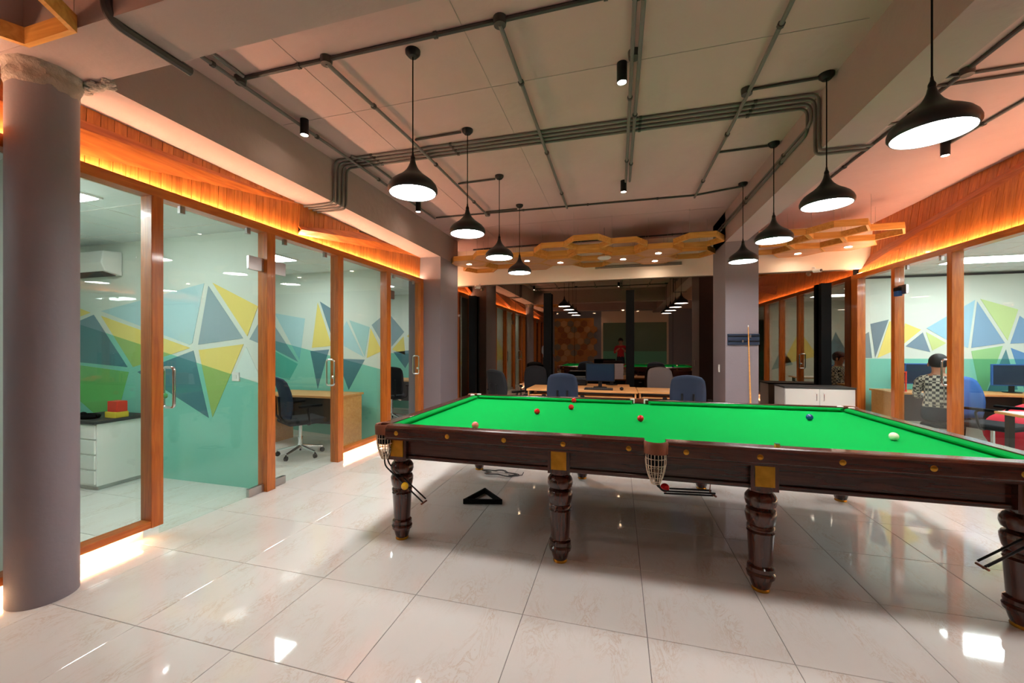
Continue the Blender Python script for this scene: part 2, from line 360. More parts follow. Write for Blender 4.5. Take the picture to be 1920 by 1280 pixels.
def door(n, sgn, X, ya, yb, hside, label, patches=()):
    o = thing('door_%d' % n, (X-sgn*.05, (ya+yb)/2, 0), label, None); o['kind'] = 'structure'; hy = (yb-ya)/2
    B(-.005, .005, -hy+.006, hy-.006, .008, 2.525).obj('pane', M['glass'], o)
    handle(o, sgn, hside*(hy-.075), 0)
    for q in (-1, 1): B(-.014, .014, q*(hy-.17)-.02, q*(hy-.17)+.02, 2.49, 2.548).obj('top_clip', M['steel'], o)
    k = -hside
    B(-.016, .016, min(k*(hy-.002), k*(hy-.17)), max(k*(hy-.002), k*(hy-.17)), 2.16, 2.29).obj('hinge_plate', M['steel'], o, .003)
    B(-.018, .018, min(k*(hy-.002), k*(hy-.17)), max(k*(hy-.002), k*(hy-.17)), .002, .08).obj('floor_spring_plate', M['steel'], o, .003)
    MB().tube([(0, hside*(hy-.03), 1.05), (sgn*.03, hside*(hy-.03), 1.05)], .02, 14).obj('lock', M['chrome'], o)
    return o
window(1, 1, XL, 1.69, 2.185, 'narrow glass window in orange frame beside the round pillar')
window(2, 1, XL, 4.373, 5.375, 'glass window in orange frame between two glass doors of the left wall')
window(3, 1, XL, 7.45, 8.17, 'glass window in orange frame behind the left square pillar', False)
door(1, 1, XL, 2.267, 3.215, -1, 'frameless glass door with chrome handle next to the narrow window')
door(2, 1, XL, 3.317, 4.272, 1, 'frameless glass door in front of the navy office chair')
door(3, 1, XL, 5.484, 6.46, 1, 'frameless glass door beside the left square pillar')
for i, lb in enumerate(('last glass window of the left wall at the rear', 'glass window of the left wall next to the last one', 'glass window of the left wall two bays before the last', 'glass window of the left wall next bay but one to the pillar', 'glass window of the left wall just short of the round pillar')):
    window(4+i, 1, XL, LP[i][1], LP[i+1][0], lb, i == 4)
window(9, -1, XR, 7.2, 8.06, 'narrow glass window in orange frame at the mirror corner')
door(4, -1, XR, 6.164, 7.12, -1, 'frameless glass door in front of the seated person')
window(10, -1, XR, 5.13, 6.085, 'wide glass window in orange frame before the red bean bag')
for i in range(3, 11):
    window(8+i, -1, XR, RP[i+1][1], RP[i][0], 'right wall window, %s bay from the bean bag' % ('second', 'third', 'fourth', 'fifth', 'sixth', 'seventh', 'eighth', 'ninth')[i-3], i < 6)
lk = thing('door_lock', (XR+.02, 7.09, 2.14), 'black and blue lock box hanging at the top of the glass door', 'lock')
B(-.03, .03, -.05, .05, .07, .12).obj('body', M['black'], lk, .004)
for q in (-1, 0, 1): B(-.025, .025, q*.035-.014, q*.035+.014, 0, .075).obj('key_tab', M['bluemat'], lk, .003)
# ------------------------------------------------------------------ offices behind the glass
def panel_light(x, y, z, wx, wy, label, s, off=False):
    t = thing('ceiling_panel_light_offscreen' if off else 'ceiling_panel_light', (x, y, z), label, 'ceiling light', 'white ceiling panel lights of the offices')
    B(-wx/2, wx/2, -wy/2, wy/2, -.012, 0).obj('frame', M['white'], t)
    B(-wx/2+.02, wx/2-.02, -wy/2+.02, wy/2-.02, -.016, -.01).obj('diffuser', s, t)
epanel = emitter('cool_panel', (.93, .98, 1.0), E_PANEL)
def wall(name, box, m, label): return struct(B(*box).obj(name, m), label)
wall('wall_office_outer_left', (-6.7, -6.6, YR, 8.4, 0, 2.7), M['offwhite'], 'outer wall of the left offices')
wall('wall_office_outer_right', (7.8, 7.9, YR, 8.4, 0, 2.7), M['offwhite'], 'outer wall of the right offices')
wa = wall('wall_office_near', (-6.6, XL-.11, 3.255, 3.317, 0, 2.6), M['offwhite'], 'partition wall with a mural of triangles seen through the first glass door')
wb = wall('wall_office_middle', (-6.6, XL-.11, 5.42, 5.484, 0, 2.6), M['offwhite'], 'partition wall with a mural of triangles behind the navy chair')
wc = wall('wall_office_far', (-6.6, XL-.11, 8.28, 8.36, 0, 2.6), M['offwhite'], 'end wall of the left offices with a mural')
wd = wall('wall_office_right', (XR+.11, 7.8, 8.2, 8.3, 0, 2.6), M['offwhite'], 'end wall of the right office with a mural of blue and green triangles')
wall('wall_office_start', (-6.6, XL-.11, 1.6, 1.68, 0, 2.6), M['offwhite'], 'partition wall next to the round pillar')
we = wall('wall_office_split', (XR+.11, 7.8, 4.0, 4.06, 0, 2.6), M['offwhite'], 'partition wall between two right offices')
oc = struct(B(-6.6, XL-.1, YR, 8.36, 2.6, 2.66).obj('ceiling', M['officec']), 'white tiled false ceiling of the left offices')
od = struct(B(XR+.1, 7.8, YR, 8.3, 2.6, 2.66).obj('ceiling', M['officec']), 'white tiled false ceiling of the right offices')
for par, x0, x1 in ((oc, -6.6, XL-.11), (od, XR+.11, 7.8)):
    sg = MB(); x = x0
    while x < x1: sg.box(x, min(x+.012, x1), YR, 8.2, 2.597, 2.6); x += .6
    y = YR
    while y < 8.2: sg.box(x0, x1, y, y+.012, 2.5965, 2.5995); y += .6
    sg.obj('ceiling_grid', M['white'], par)
B(XR+.11, 7.8, 8.185, 8.2, 2.55, 2.585).obj('dark_trim', M['greygrille'], wd)
for x, y, lb, off in ((-4.15, 1.98, 'white square panel light over the drawer pedestal office', False), (-4.4, 4.3, 'white square panel light over the navy chair office', False), (-4.4, 6.8, 'white square panel light in the far left office', False), (-4.6, 0, 'white square panel light in the left office beyond the round pillar', True)):
    panel_light(x, y, 2.597, .5, .5, lb, epanel, off)
for x, y, wx, lb, off in ((4.85, 7.0, 1.0, 'white panel light over the seated person', False), (4.85, 5.5, 1.0, 'white panel light over the bean bag office, reflected in the mirror', True), (5.2, 2.6, .6, 'white panel light in the second right office', True)):
    panel_light(x, y, 2.597, wx, .5, lb, epanel, off)
# murals: flat painted triangles on the partition walls
TEAL = (130, 204, 184)
def split(poly, a, b, keep):                     # clip polygon by the line a-b (2D), keep side +1 below / -1 above
    out = []; d = lambda p: ((b[0]-a[0])*(p[1]-a[1])-(b[1]-a[1])*(p[0]-a[0]))*keep
    for i in range(len(poly)):
        p, q = poly[i], poly[(i+1) % len(poly)]; dp, dq = d(p), d(q)
        if dp >= 0: out.append(p)
        if dp*dq < 0: t = dp/(dp-dq); out.append((p[0]+(q[0]-p[0])*t, p[1]+(q[1]-p[1])*t))
    return out
def mural(wallo, Y, polys, a=None, b=None, base=None, lower=.72, th=.004):
    def put(poly, col, d):
        if len(poly) < 3: return
        MB().prism([up(u, v, Y=Y) for u, v in poly], (0, -d, 0)).obj('painted_triangle', pcol(col), wallo)
    if base: put(base, TEAL, th*.4)
    for poly, col in polys:
        if a is None: put(poly, col, th); continue
        put(split(poly, a, b, -1), col, th)
        put(split(poly, a, b, 1), tuple(int(col[k]*lower*(TEAL[k]/150)**.8) if k != 1 else int(min(255, col[k]*.86)) for k in range(3)), th)
PB, GR, YE, DS, GN, WH = (182, 216, 220), (154, 174, 180), (240, 218, 122), (116, 146, 158), (176, 216, 122), (222, 236, 230)
SL = (150, 608), (495, 721)
mural(wa, 3.2545, [
    ([(190,583),(383,531),(361,643),(355,646)], PB), ([(391,536),(456,634),(372,646)], GR), ([(399,530),(484,574),(464,630)], YE),
    ([(190,592),(357,652),(250,688)], YE), ([(60,640),(176,590),(240,688),(120,676)], DS), ([(60,672),(242,697),(213,806)], GN),
    ([(373,656),(457,645),(399,782)], YE), ([(363,657),(392,783),(258,697)], DS), ([(462,650),(492,716),(437,706)], WH), ([(468,636),(497,585),(497,648)], GR),
    ([(120,590),(150,578),(170,586),(100,612)], YE)],
    *SL, base=[(-60,539.2),(504,724),(504,925),(-60,856)])
mural(wb, 5.4195, [
    ([(596,567),(585,652),(622,648)], YE), ([(600,565),(640,590),(625,640)], DS), ([(515,587),(572,597),(562,675)], PB), ([(490,600),(512,606),(559,678),(505,650)], GR),
    ([(500,650),(559,682),(543,712),(500,700)], TEAL), ([(582,658),(617,655),(596,729)], DS), ([(650,602),(682,669),(630,640)], PB), ([(655,600),(693,613),(684,669)], (176, 212, 210)),
    ([(695,615),(688,671),(716,658)], YE), ([(697,609),(722,588),(718,645)], GR), ([(632,672),(684,674),(654,731)], DS)],
    (517, 639), (714, 692), base=[(380,602),(721,694),(721,829),(380,781)])
mural(wc, 8.279, [([(733,592),(758,622),(734,650)], GR), ([(763,630),(790,606),(790,650)], YE), ([(735,655),(757,630),(760,665)], YE), ([(738,660),(780,655),(760,690)], DS)],
    (700, 660), (800, 664), base=[(560,654),(835,666),(835,770),(560,752)])
mural(wd, 8.199, [
    ([(1737,615),(1828,562),(1815,652),(1780,640)], (166, 208, 228)), ([(1832,565),(1884,643),(1821,652)], (142, 176, 206)), ([(1838,560),(1909,580),(1889,638)], (205, 226, 160)),
    ([(1912,592),(1980,640),(1894,644)], (134, 170, 206)), ([(1821,658),(1880,648),(1841,756)], (168, 214, 150)), ([(1895,652),(1970,680),(1922,735)], (110, 156, 208)),
    ([(1886,655),(1908,730),(1850,735)], (104, 150, 160)), ([(1736,622),(1774,643),(1748,657)], (208, 222, 150)), ([(1730,623),(1698,649),(1744,660)], (128, 150, 168)),
    ([(1697,606),(1727,618),(1690,648)], YE), ([(1632,607),(1666,599),(1641,670)], (124, 140, 152)), ([(1606,636),(1629,622),(1635,671),(1606,671)], (124, 144, 150)), ([(1668,602),(1690,607),(1688,652),(1645,671)], YE)],
    (1500, 671.5), (1950, 673), base=[(1607,671.9),(2300,674.2),(2300,800),(1607,772)])
mural(we, 3.999, [], None)
for (x, z, w_, h_, c) in ((4.6, 1.4, .8, .9, YE), (5.4, 1.3, .7, 1.0, DS), (4.2, 1.1, .5, .6, GR), (6.1, 1.5, .8, .8, PB)):   # mural on the other face of the split wall
    MB().prism([(x-w_/2, 4.06, z-h_/2), (x+w_/2, 4.06, z-h_/4), (x, 4.06, z+h_/2)], (0, .004, 0)).obj('painted_triangle', pcol(c), we)
for k, (x, z, c) in enumerate(((-4.0, 1.3, YE), (-4.8, 1.5, GR), (-5.4, 1.2, PB))):
    for wl_, y in ((wa, 3.317), (wb, 5.484)):
        MB().prism([(x-.4, y, z-.4), (x+.4, y, z-.3), (x+.05, y, z+.5)], (0, .004, 0)).obj('painted_triangle', pcol(c), wl_)
# things in the left offices
ac = thing('air_conditioner', (-5.75, 3.25, 2.22), 'white split air conditioner on the mural wall over the drawers', 'air conditioner')
MB().prism([(-.38,0,0),(-.38,-.16,.03),(-.38,-.2,.12),(-.38,-.18,.25),(-.38,0,.27)], (.76,0,0)).obj('body', M['white'], ac, .01)
MB().prism([(-.34,-.155,.02),(-.34,-.04,-.004),(-.34,-.04,.003),(-.34,-.158,.032)], (.68,0,0)).obj('air_outlet', M['greygrille'], ac)
pd = thing('drawer_pedestal', (-5.16, 3.0, 0), 'white drawer pedestal with dark top behind the narrow window', 'drawers')
B(-.4, .21, -.22, .25, .04, .66).obj('body', M['white'], pd, .004)
B(-.38, .19, -.2, .24, 0, .045).obj('plinth', M['steel'], pd)
B(-.45, .23, -.25, .25, .66, .69).obj('top', M['greygrille'], pd, .004)
for k in range(4):
    d = B(-.385, .195, -.235, -.219, .06+k*.15, .195+k*.15).obj('drawer', M['white'], pd, .003)
    B(-.16, -.02, -.25, -.234, .13+k*.15, .14+k*.15).obj('handle', M['steel'], d)
tb = thing('tissue_box', (-5.02, 3.0, .69), 'small red and yellow box on the drawer pedestal', 'box')
B(-.1, .06, -.06, .06, 0, .06).obj('base', M['yellowc'], tb, .004); B(-.08, .06, -.05, .05, .06, .17).obj('carton', M['orangeplastic'], tb, .006)
hp = MB().tube([(-5.22+.1*math.cos(a), 2.86+.06*math.sin(a), .715) for a in [2*PI*k/16 for k in range(17)]], .022, 8).sphere((-5.3, 2.86, .72), .035, 10, 6)
tag(hp.obj('headset', M['blackm']), 'black headset lying on the drawer pedestal', 'headset')
def socket(loc, ax, label):
    t = thing('wall_socket', loc, label, 'socket')
    if ax == 'y': B(-.045, .045, -.012, 0, -.045, .045).obj('plate', M['white'], t, .003); B(-.02, .02, -.016, -.011, -.02, .02).obj('rocker', M['white'], t, .002)
    else: B(-.012, 0, -.03, .03, -.06, .06).obj('plate', M['white'], t, .003); B(-.016, -.011, -.012, .012, -.03, .03).obj('rocker', M['white'], t, .002)
q = up(443, 706, Y=3.25); socket((q.x, 3.2512, q.z), 'y', 'white light switch on the mural seen through the first glass door')
q = up(637, 783, Y=5.415); socket((q.x, 5.416, q.z), 'y', 'white wall socket low on the mural behind the navy chair')
socket((1.56, 7.2, 1.08), 'x', 'white light switch on the square pillar near the cue')
# office chair
def make_chair(label, mback):
    t = thing('office_chair', (0,0,0), label, 'chair', 'mesh office chairs')
    back = MB(); nx, nz = 8, 8; vs_ = []; fs_ = []                  # curved back, chair faces +y
    for j in range(nz+1):
        for i in range(nx+1):
            u, v = i/nx*2-1, j/nz; wv = .225*(1-.12*(v-.45)**2*4)*(1-.10*max(0, v-.85)/.15)
            vs_.append((u*wv, -.25+.05*u*u-.08*v+.05*math.sin(PI*v), .52+.52*v-(.03*u*u if v > .95 else 0)))
    fs_ = [(j*(nx+1)+i, j*(nx+1)+i+1, (j+1)*(nx+1)+i+1, (j+1)*(nx+1)+i) for j in range(nz) for i in range(nx)]
    back.add(vs_, fs_); back.smooth = True; ob = back.obj('backrest', mback, t); so = ob.modifiers.new('solid', 'SOLIDIFY'); so.thickness = .025
    MB().tube([(-.07, -.19, .44), (-.07, -.27, .55), (-.07, -.285, .8)], .014).tube([(.07, -.19, .44), (.07, -.27, .55), (.07, -.285, .8)], .014).obj('back_support', M['black'], t)
    B(-.24, .24, -.22, .26, .43, .50).obj('seat', M['seat'], t, .03)
    for sx in (-1, 1):
        MB().tube(arc([(sx*.2, .02, .43), (sx*.29, .02, .44), (sx*.29, -.02, .66), (sx*.29, .14, .67)], .05), .013).obj('arm_support', M['black'], t)
        B(sx*.29-.03, sx*.29+.03, -.12, .16, .66, .69).obj('armrest', M['blackm'], t, .01)
    MB().lathe([(.03, .10), (.03, .25), (.022, .25), (.022, .43)], 14).obj('gas_lift', M['chrome'], t)
    for k in range(5):
        a = 2*PI*k/5+.3; c_, s_ = math.cos(a), math.sin(a)
        lg = MB().tube([(c_*.02, s_*.02, .12), (c_*.28, s_*.28, .075)], [.026, .016], 8).obj('base_arm', M['chrome'], t)
        MB().tube([(c_*.28-s_*.012, s_*.28+c_*.012, .03), (c_*.28+s_*.012, s_*.28-c_*.012, .03)], .03, 12).tube([(c_*.28, s_*.28, .05), (c_*.28, s_*.28, .075)], .01, 6).obj('caster', M['blackm'], lg)
    return t
ch = make_chair('navy mesh office chair inside the left office', M['navy']); ch.location = (-4.0, 4.42, 0); ch.rotation_euler.z = -.5
dup(ch, (-.79, 6.12, 0), .1, 'navy mesh office chair pushed up to the desk with the keyboard')
dup(ch, (.93, 6.15, 0), -.12, 'navy mesh office chair at the short end of the desk near the pillar')
ch2 = make_chair('black mesh office chair at the left end of the desk', M['seat']); ch2.location = (-1.86, 6.75, 0); ch2.rotation_euler.z = -.5
dup(ch2, (-1.5, 7.68, 0), PI+.25, 'black office chair between the desk and the mirror beside the black post')
ch3 = dup(ch2, (.74, 7.72, 0), PI, 'grey backed office chair between the desk and the mirror')
gm = mat('grey_mesh', (104, 92, 90), .8)
for o in ch3.children:
    if o.name.startswith('backrest'): o.data = o.data.copy(); o.data.materials[0] = gm
bc = dup(ch, (4.4, 6.42, 0), -2.6, 'blue backed office chair beside the red bean bag')
for o in bc.children:
    if o.name.startswith('backrest'): o.data = o.data.copy(); o.data.materials[0] = M['bluemat']
dup(ch2, (-4.2, 7.0, 0), .5, 'black office chair in the far left office')
def make_desk(name, loc, lx, ly, label, tray=True):
    t = thing(name, loc, label, 'desk'); a, b = lx/2, ly/2
    B(-a, a, -b, b, .715, .745).obj('desktop', M['desk'], t, .004)
    for sx in (-1, 1): B(sx*(a-.03)-.012, sx*(a-.03)+.012, -b+.03, b-.03, 0, .716).obj('side_panel', M['desk'], t)
    B(-a+.04, a-.04, b-.07, b-.05, .25, .716).obj('modesty_panel', M['greygrille'], t)
    if tray:
        B(-a+.05, a-.05, -b+.02, -b+.3, .64, .655).obj('keyboard_tray', M['desk'], t, .003)
        for sx in (-1, 1): B(sx*(a-.06)-.01, sx*(a-.06)+.01, -b+.04, -b+.3, .655, .716).obj('tray_runner', M['black'], t)
    return t
make_desk('office_desk', (-.565, 6.82, 0), 1.71, .74, 'beech office desk carrying the monitor and keyboard')
make_desk('office_desk', (.75, 6.84, 0), .9, .64, 'short beech desk joined to the monitor desk near the pillar')
make_desk('office_desk', (-.45, 7.42, 0), 1.3, .46, 'rear beech desk between the monitor desk and the mirror', False)
make_desk('office_desk', (-4.3, 5.0, 0), 1.3, .6, 'beech desk behind the navy chair in the left office', False)
make_desk('office_desk', (-4.4, 7.7, 0), 1.5, .6, 'beech desk in the far left office', False)
make_desk('office_desk', (4.9, 7.75, 0), 1.9, .6, 'long beech desk before the right mural', False)
mo = thing('computer_monitor', (-.28, 6.98, .745), 'dark blue computer monitor on the beech desk', 'monitor')
B(-.235, .235, -.015, .02, .10, .40).obj('screen_housing', M['black'], mo, .006); B(-.222, .222, -.018, -.014, .115, .388).obj('screen', M['screen'], mo)
B(-.03, .03, .0, .025, .01, .13).obj('stand', M['black'], mo); MB().lathe([(.11, 0), (.11, .01), (.03, .016)], 20).obj('foot', M['black'], mo)
kb = thing('keyboard', (-.29, 6.62, .745), 'black computer keyboard in front of the monitor', 'keyboard')
MB().prism([(-.22,-.07,0),(-.22,.07,0),(-.22,.07,.022),(-.22,-.07,.012)], (.44,0,0)).obj('body', M['black'], kb)
kk = MB()
for r_ in range(4):
    for c_ in range(15): x, y = -.205+c_*.0285, -.052+r_*.03; kk.box(x, x+.022, y, y+.023, .012+r_*.0022, .02+r_*.0024)
tag(kk.obj('keys', M['greygrille'], kb), None, None, None, 'stuff')
ms = thing('computer_mouse', (.06, 6.6, .745), 'black computer mouse beside the keyboard', 'mouse')
MB().sphere((0,0,.026), .05, 14, 8, (.6, 1, .52)).obj('shell', M['black'], ms); MB().tube([(0,.02,.05), (0,.034,.045)], .005, 8).obj('wheel', M['greygrille'], ms)
pr_ = thing('printer', (-.78, 7.4, .745), 'low black printer lying on the rear desk', 'printer')
B(-.26, .26, -.17, .17, 0, .13).obj('body', M['black'], pr_, .02); B(-.24, .22, -.15, .15, .13, .145).obj('lid', M['greygrille'], pr_, .006); B(-.15, .15, -.2, -.168, .03, .05).obj('paper_tray', M['screen'], pr_)
lt = thing('monitor_back', (-.1, 7.5, .745), 'grey back of a second computer monitor facing the mirror', 'monitor')
B(-.2, .2, -.02, .015, .1, .38).obj('housing', gm, lt, .01); B(-.03, .03, -.02, .01, .0, .12).obj('stand', M['black'], lt); MB().lathe([(.1, 0), (.1, .01), (.03, .016)], 20).obj('foot', M['black'], lt)
# right office
tg = thing('side_table', (4.6, 5.47, 0), 'small beech table with white top behind the wide window', 'table')
B(-.65, .65, -.28, .28, .70, .725).obj('tabletop', M['desk'], tg, .004); B(-.63, .63, -.26, .26, .725, .73).obj('white_surface', M['white'], tg)
for sx in (-1, 1):
    for sy in (-1, 1): B(sx*.56-.025, sx*.56+.025, sy*.22-.025, sy*.22+.025, 0, .70).obj('leg', M['greygrille'], tg)
bb = MB().sphere((0, 0, .34), .62, 24, 14, (1.0, .8, .62)); 
for i, v in enumerate(bb.v):
    q = Vector(v); q += q.normalized()*noise.noise(q*3)*.05; q.z = max(q.z, 0); bb.v[i] = tuple(q)
t = thing('bean_bag', (5.22, 6.75, 0), 'large red bean bag on the office floor', 'bean bag'); bb.obj('bag', M['bean'], t); MB().tube([(-.2,-.1,.69),(0,0,.72),(.2,.1,.69)], .008).obj('seam', M['bean'], t)
sp = thing('bottle_stand', (4.12, 7.62, .745), 'red open stand on the long beech desk', 'stand')
B(-.07, .07, -.05, .05, 0, .012).obj('base', M['orangeplastic'], sp)
for x in (-.06, .06):
    for y in (-.04, .04): B(x-.008, x+.008, y-.008, y+.008, .01, .3).obj('rod', M['orangeplastic'], sp)
B(-.07, .07, -.05, .05, .29, .305).obj('top', M['orangeplastic'], sp); B(-.07, .07, -.05, .05, .15, .16).obj('shelf', M['orangeplastic'], sp)
for k, (x, lab) in enumerate(((4.55, 'dark blue monitor on the long desk beside the red stand'), (5.6, 'dark blue monitor on the long desk under the blue triangle'))):
    m_ = thing('computer_monitor', (x, 7.85, .745), lab, 'monitor')
    B(-.24, .24, -.015, .02, .10, .42).obj('screen_housing', M['bluemat'], m_, .008); B(-.225, .225, -.018, -.014, .115, .405).obj('screen', M['screen'], m_)
    B(-.03, .03, 0, .02, 0, .12).obj('stand', M['black'], m_); MB().lathe([(.1, 0), (.1, .01), (.03, .015)], 16).obj('foot', M['black'], m_)
# ------------------------------------------------------------------ people
def person(name, loc, rz, J, E_, zones, label):
    me = bpy.data.meshes.new(name); keys = list(J); me.from_pydata([J[k][0] for k in keys], [(keys.index(a), keys.index(b)) for a, b in E_], [])
    o = bpy.data.objects.new('tmp', me); C.objects.link(o); sk = o.modifiers.new('s', 'SKIN'); sk.use_smooth_shade = True
    ss = o.modifiers.new('u', 'SUBSURF'); ss.levels = 2; ss.render_levels = 2
    for i, k in enumerate(keys): r = J[k][1]; me.skin_vertices[0].data[i].radius = r if isinstance(r, tuple) else (r, r)
    me.skin_vertices[0].data[0].use_root = True
    dg = bpy.context.evaluated_depsgraph_get(); m2 = bpy.data.meshes.new_from_object(o.evaluated_get(dg))
    bpy.data.objects.remove(o); m2.materials.clear()
    mats = list(dict.fromkeys(zones.values()))
    for m in mats: m2.materials.append(M[m])
    for p in m2.polygons:
        c = p.center; k = min(keys, key=lambda q: (Vector(J[q][0])-c).length); p.material_index = mats.index(zones[k]); p.use_smooth = True
    t = thing(name, loc, label, 'person', None, rz)
    b = bpy.data.objects.new('body', m2); C.objects.link(b); b.parent = t
    hx, hy, hz = J['head'][0]
    h_ = MB().sphere((hx, hy-.012, hz+.035), .108, 18, 12, (.9, 1.05, 1.0))
    h_.v = [(x, y, max(z, hz-.0+ (.03 if y > hy+.03 else -.05))) for x, y, z in h_.v]
    h_.obj('hair', M['hair'], t)
    f_ = MB()
    for sx in (-1, 1): f_.sphere((hx+sx*.035, hy+.092, hz+.005), .012, 8, 6)
    f_.obj('eyes', M['blackm'], t); MB().sphere((hx, hy+.108, hz-.02), .018, 8, 6, (.8, 1, 1.4)).sphere((hx, hy+.092, hz-.06), .022, 8, 6, (1.3, .5, .3)).obj('nose_and_mouth', M['skin'], t)
    for sx in (-1, 1): MB().sphere((hx+sx*.1, hy, hz-.01), .026, 8, 6, (.4, .8, 1.2)).obj('ear', M['skin'], t)
    return t
def hand(J, E_, pre, wr_, d, side):             # palm and five fingers
    w_ = Vector(wr_); d = Vector(d).normalized(); s_ = d.cross(Vector((0,0,1))).normalized()*side
    J[pre+'palm'] = (tuple(w_+d*.06), .03); E_.append((pre+'wrist', pre+'palm'))
    for k in range(4):
        a = w_+d*.10+s_*(.027-.018*k); J[pre+'k%d' % k] = (tuple(a), .009); b = a+d*(.035+.01*(k in (1, 2)))+Vector((0,0,-.012)); J[pre+'f%d' % k] = (tuple(b), .008)
        c_ = b+d*.02+Vector((0,0,-.025)); J[pre+'t%d' % k] = (tuple(c_), .007); E_ += [(pre+'palm', pre+'k%d' % k), (pre+'k%d' % k, pre+'f%d' % k), (pre+'f%d' % k, pre+'t%d' % k)]
    a = w_+d*.05+s_*.04; J[pre+'th0'] = (tuple(a), .011); J[pre+'th1'] = (tuple(a+d*.035+s_*.015), .009); E_ += [(pre+'palm', pre+'th0'), (pre+'th0', pre+'th1')]
def figure(sit, top, legs, arm):                # faces +y; feet or seat at z=0 plane of the root
    zh = .48 if sit else .92
    J = {'pelvis': ((0,0,zh), (.16,.12)), 'waist': ((0,.0,zh+.2), (.135,.105)), 'chest': ((0,.02 if sit else 0,zh+.40), (.16,.115)), 'collar': ((0,.03,zh+.52), (.09,.08)), 'neck': ((0,.035,zh+.58), .055),
         'head': ((0,.05,zh+.71), (.088,.1)), 'crown': ((0,.05,zh+.79), (.07,.08))}
    E_ = [('pelvis','waist'),('waist','chest'),('chest','collar'),('collar','neck'),('neck','head'),('head','crown')]
    for sx, p in ((-1,'l'), (1,'r')):
        J[p+'sh'] = ((sx*.185,.02,zh+.48), .062); E_.append(('collar', p+'sh'))
        J[p+'el'] = ((sx*.24, arm[0], zh+.24), .045); J[p+'wrist'] = ((sx*arm[3], arm[1], zh+arm[2]), .03); E_ += [(p+'sh', p+'el'), (p+'el', p+'wrist')]
        if sit: pts = [((sx*.1,.05,zh), .09), ((sx*.13,.43,zh+.02), .07), ((sx*.13,.42,.09), .045), ((sx*.13,.56,.05), .04)]
        else: pts = [((sx*.095,0,zh-.08), .09), ((sx*.1,.02,.5), .065), ((sx*.1,-.01,.09), .042), ((sx*.11,.13,.045), .038)]
        for q, (v, r) in zip(('hip','knee','ankle','toe'), pts): J[p+q] = (v, r)
        E_ += [('pelvis', p+'hip'), (p+'hip', p+'knee'), (p+'knee', p+'ankle'), (p+'ankle', p+'toe')]
        hand(J, E_, p, J[p+'wrist'][0], Vector(J[p+'wrist'][0])-Vector(J[p+'el'][0]), -sx)
    Z = {}
    for k in J:
        Z[k] = 'skin' if k in ('neck','head','crown') or 'wrist' in k or k[1:] == 'palm' or k[1:2] in ('k','f','t') and k[1:] not in ('knee','toe') else legs if k in ('pelvis',) or k[1:] in ('hip','knee') else 'blackm' if k[1:] in ('ankle','toe') else top
    return J, E_, Z
J, E_, Z = figure(True, 'plaid', 'trousers', (.12, .34, .27, .17))
person('person', (4.17, 6.93, 0), -.75, J, E_, Z, 'seated person with dark hair in a plaid shirt at the long desk')
st_ = thing('stool', (4.17, 6.93, 0), 'low round black stool under the seated person', 'stool')
MB().lathe([(.0, .34), (.16, .34), (.17, .36), (.16, .385), (0, .39)], 24).obj('seat', M['seat'], st_); MB().lathe([(.025, .02), (.025, .345)], 12).obj('column', M['chrome'], st_); MB().lathe([(.17, 0), (.17, .012), (.03, .03)], 24).obj('base', M['black'], st_)
J, E_, Z = figure(False, 'redshirt', 'trousers', (.1, .3, .38, .12))
person('person', (.12, -.62, 0), 0, J, E_, Z, 'standing person in a red shirt, reflected in the mirror')
J, E_, Z = figure(False, 'blueshirt', 'trousers', (.05, .22, .14, .2))
person('person', (-2.75, .3, 0), -.9, J, E_, Z, 'standing person in a pale blue shirt beside the left glass wall')
# ------------------------------------------------------------------ mirrored end wall
wbk = struct(B(-3.44, XR+.35, YG+.03, YG+.15, 0, ZC).obj('wall_back', M['blackm']), 'end wall of bronze mirror glass with black posts')
SX = [-3.42, -2.05, -.83, .23, 1.0, 2.3, XR+.03]
for i in range(len(SX)-1):
    a, b = SX[i], SX[i+1]; o = B(-(b-a)/2+.002, (b-a)/2-.002, -.004, .004, -1.4, 1.4).obj('mirror_pane', M['mirror'], wbk)
    o.location = ((a+b)/2, YG, 1.4); pass
fs = struct(B(-3.44, XR+.27, 8.16, 8.24, 2.725, ZC).obj('trim_1', M['cream']), 'cream fascia band above the mirror wall')
gr = thing('air_grille', (.36, 8.16, 2.965), 'long dark air grille in the cream fascia', 'grille')
B(-.8, .8, -.012, .002, -.035, .035).obj('frame', M['cream'], gr, .003)
for k in range(4): B(-.78, .78, -.018, -.011, -.026+k*.015, -.018+k*.015).obj('slat', M['greygrille'], gr)
for x, lb in ((-2.96, 'black square post at the left end of the mirror'), (-1.36, 'black square post by the left end of the desk'), (.23, 'black square post behind the monitor desk'), (3.39, 'black square post behind the white cabinet')):
    t = thing('black_post', (x, 8.17, 0), lb, 'post', 'black posts before the mirror')
    B(-.075, .075, -.05, .045, 0, 2.5).obj('shaft', M['blackm'], t, .004); B(-.09, .09, -.065, .045, 0, .012).obj('base_plate', M['black'], t)
cb_ = thing('cabinet', (3.1, 7.88, 0), 'low white cabinet with dark top against the mirror', 'cabinet')
B(-.48, .48, -.22, .23, .06, .75).obj('body', M['white'], cb_, .003); B(-.49, .49, -.24, .235, .75, .775).obj('top', M['greygrille'], cb_, .004); B(-.46, .46, -.2, .2, 0, .062).obj('plinth', M['greygrille'], cb_)
for sx in (-1, 1):
    d = B(min(sx*.002, sx*.475), max(sx*.002, sx*.475), -.238, -.219, .08, .745).obj('door', M['white'], cb_, .003)
    MB().tube(arc([(sx*.05,-.238,.68),(sx*.05,-.262,.68),(sx*.05,-.262,.56),(sx*.05,-.238,.56)], .012), .006, 8).obj('handle', M['chrome'], d)
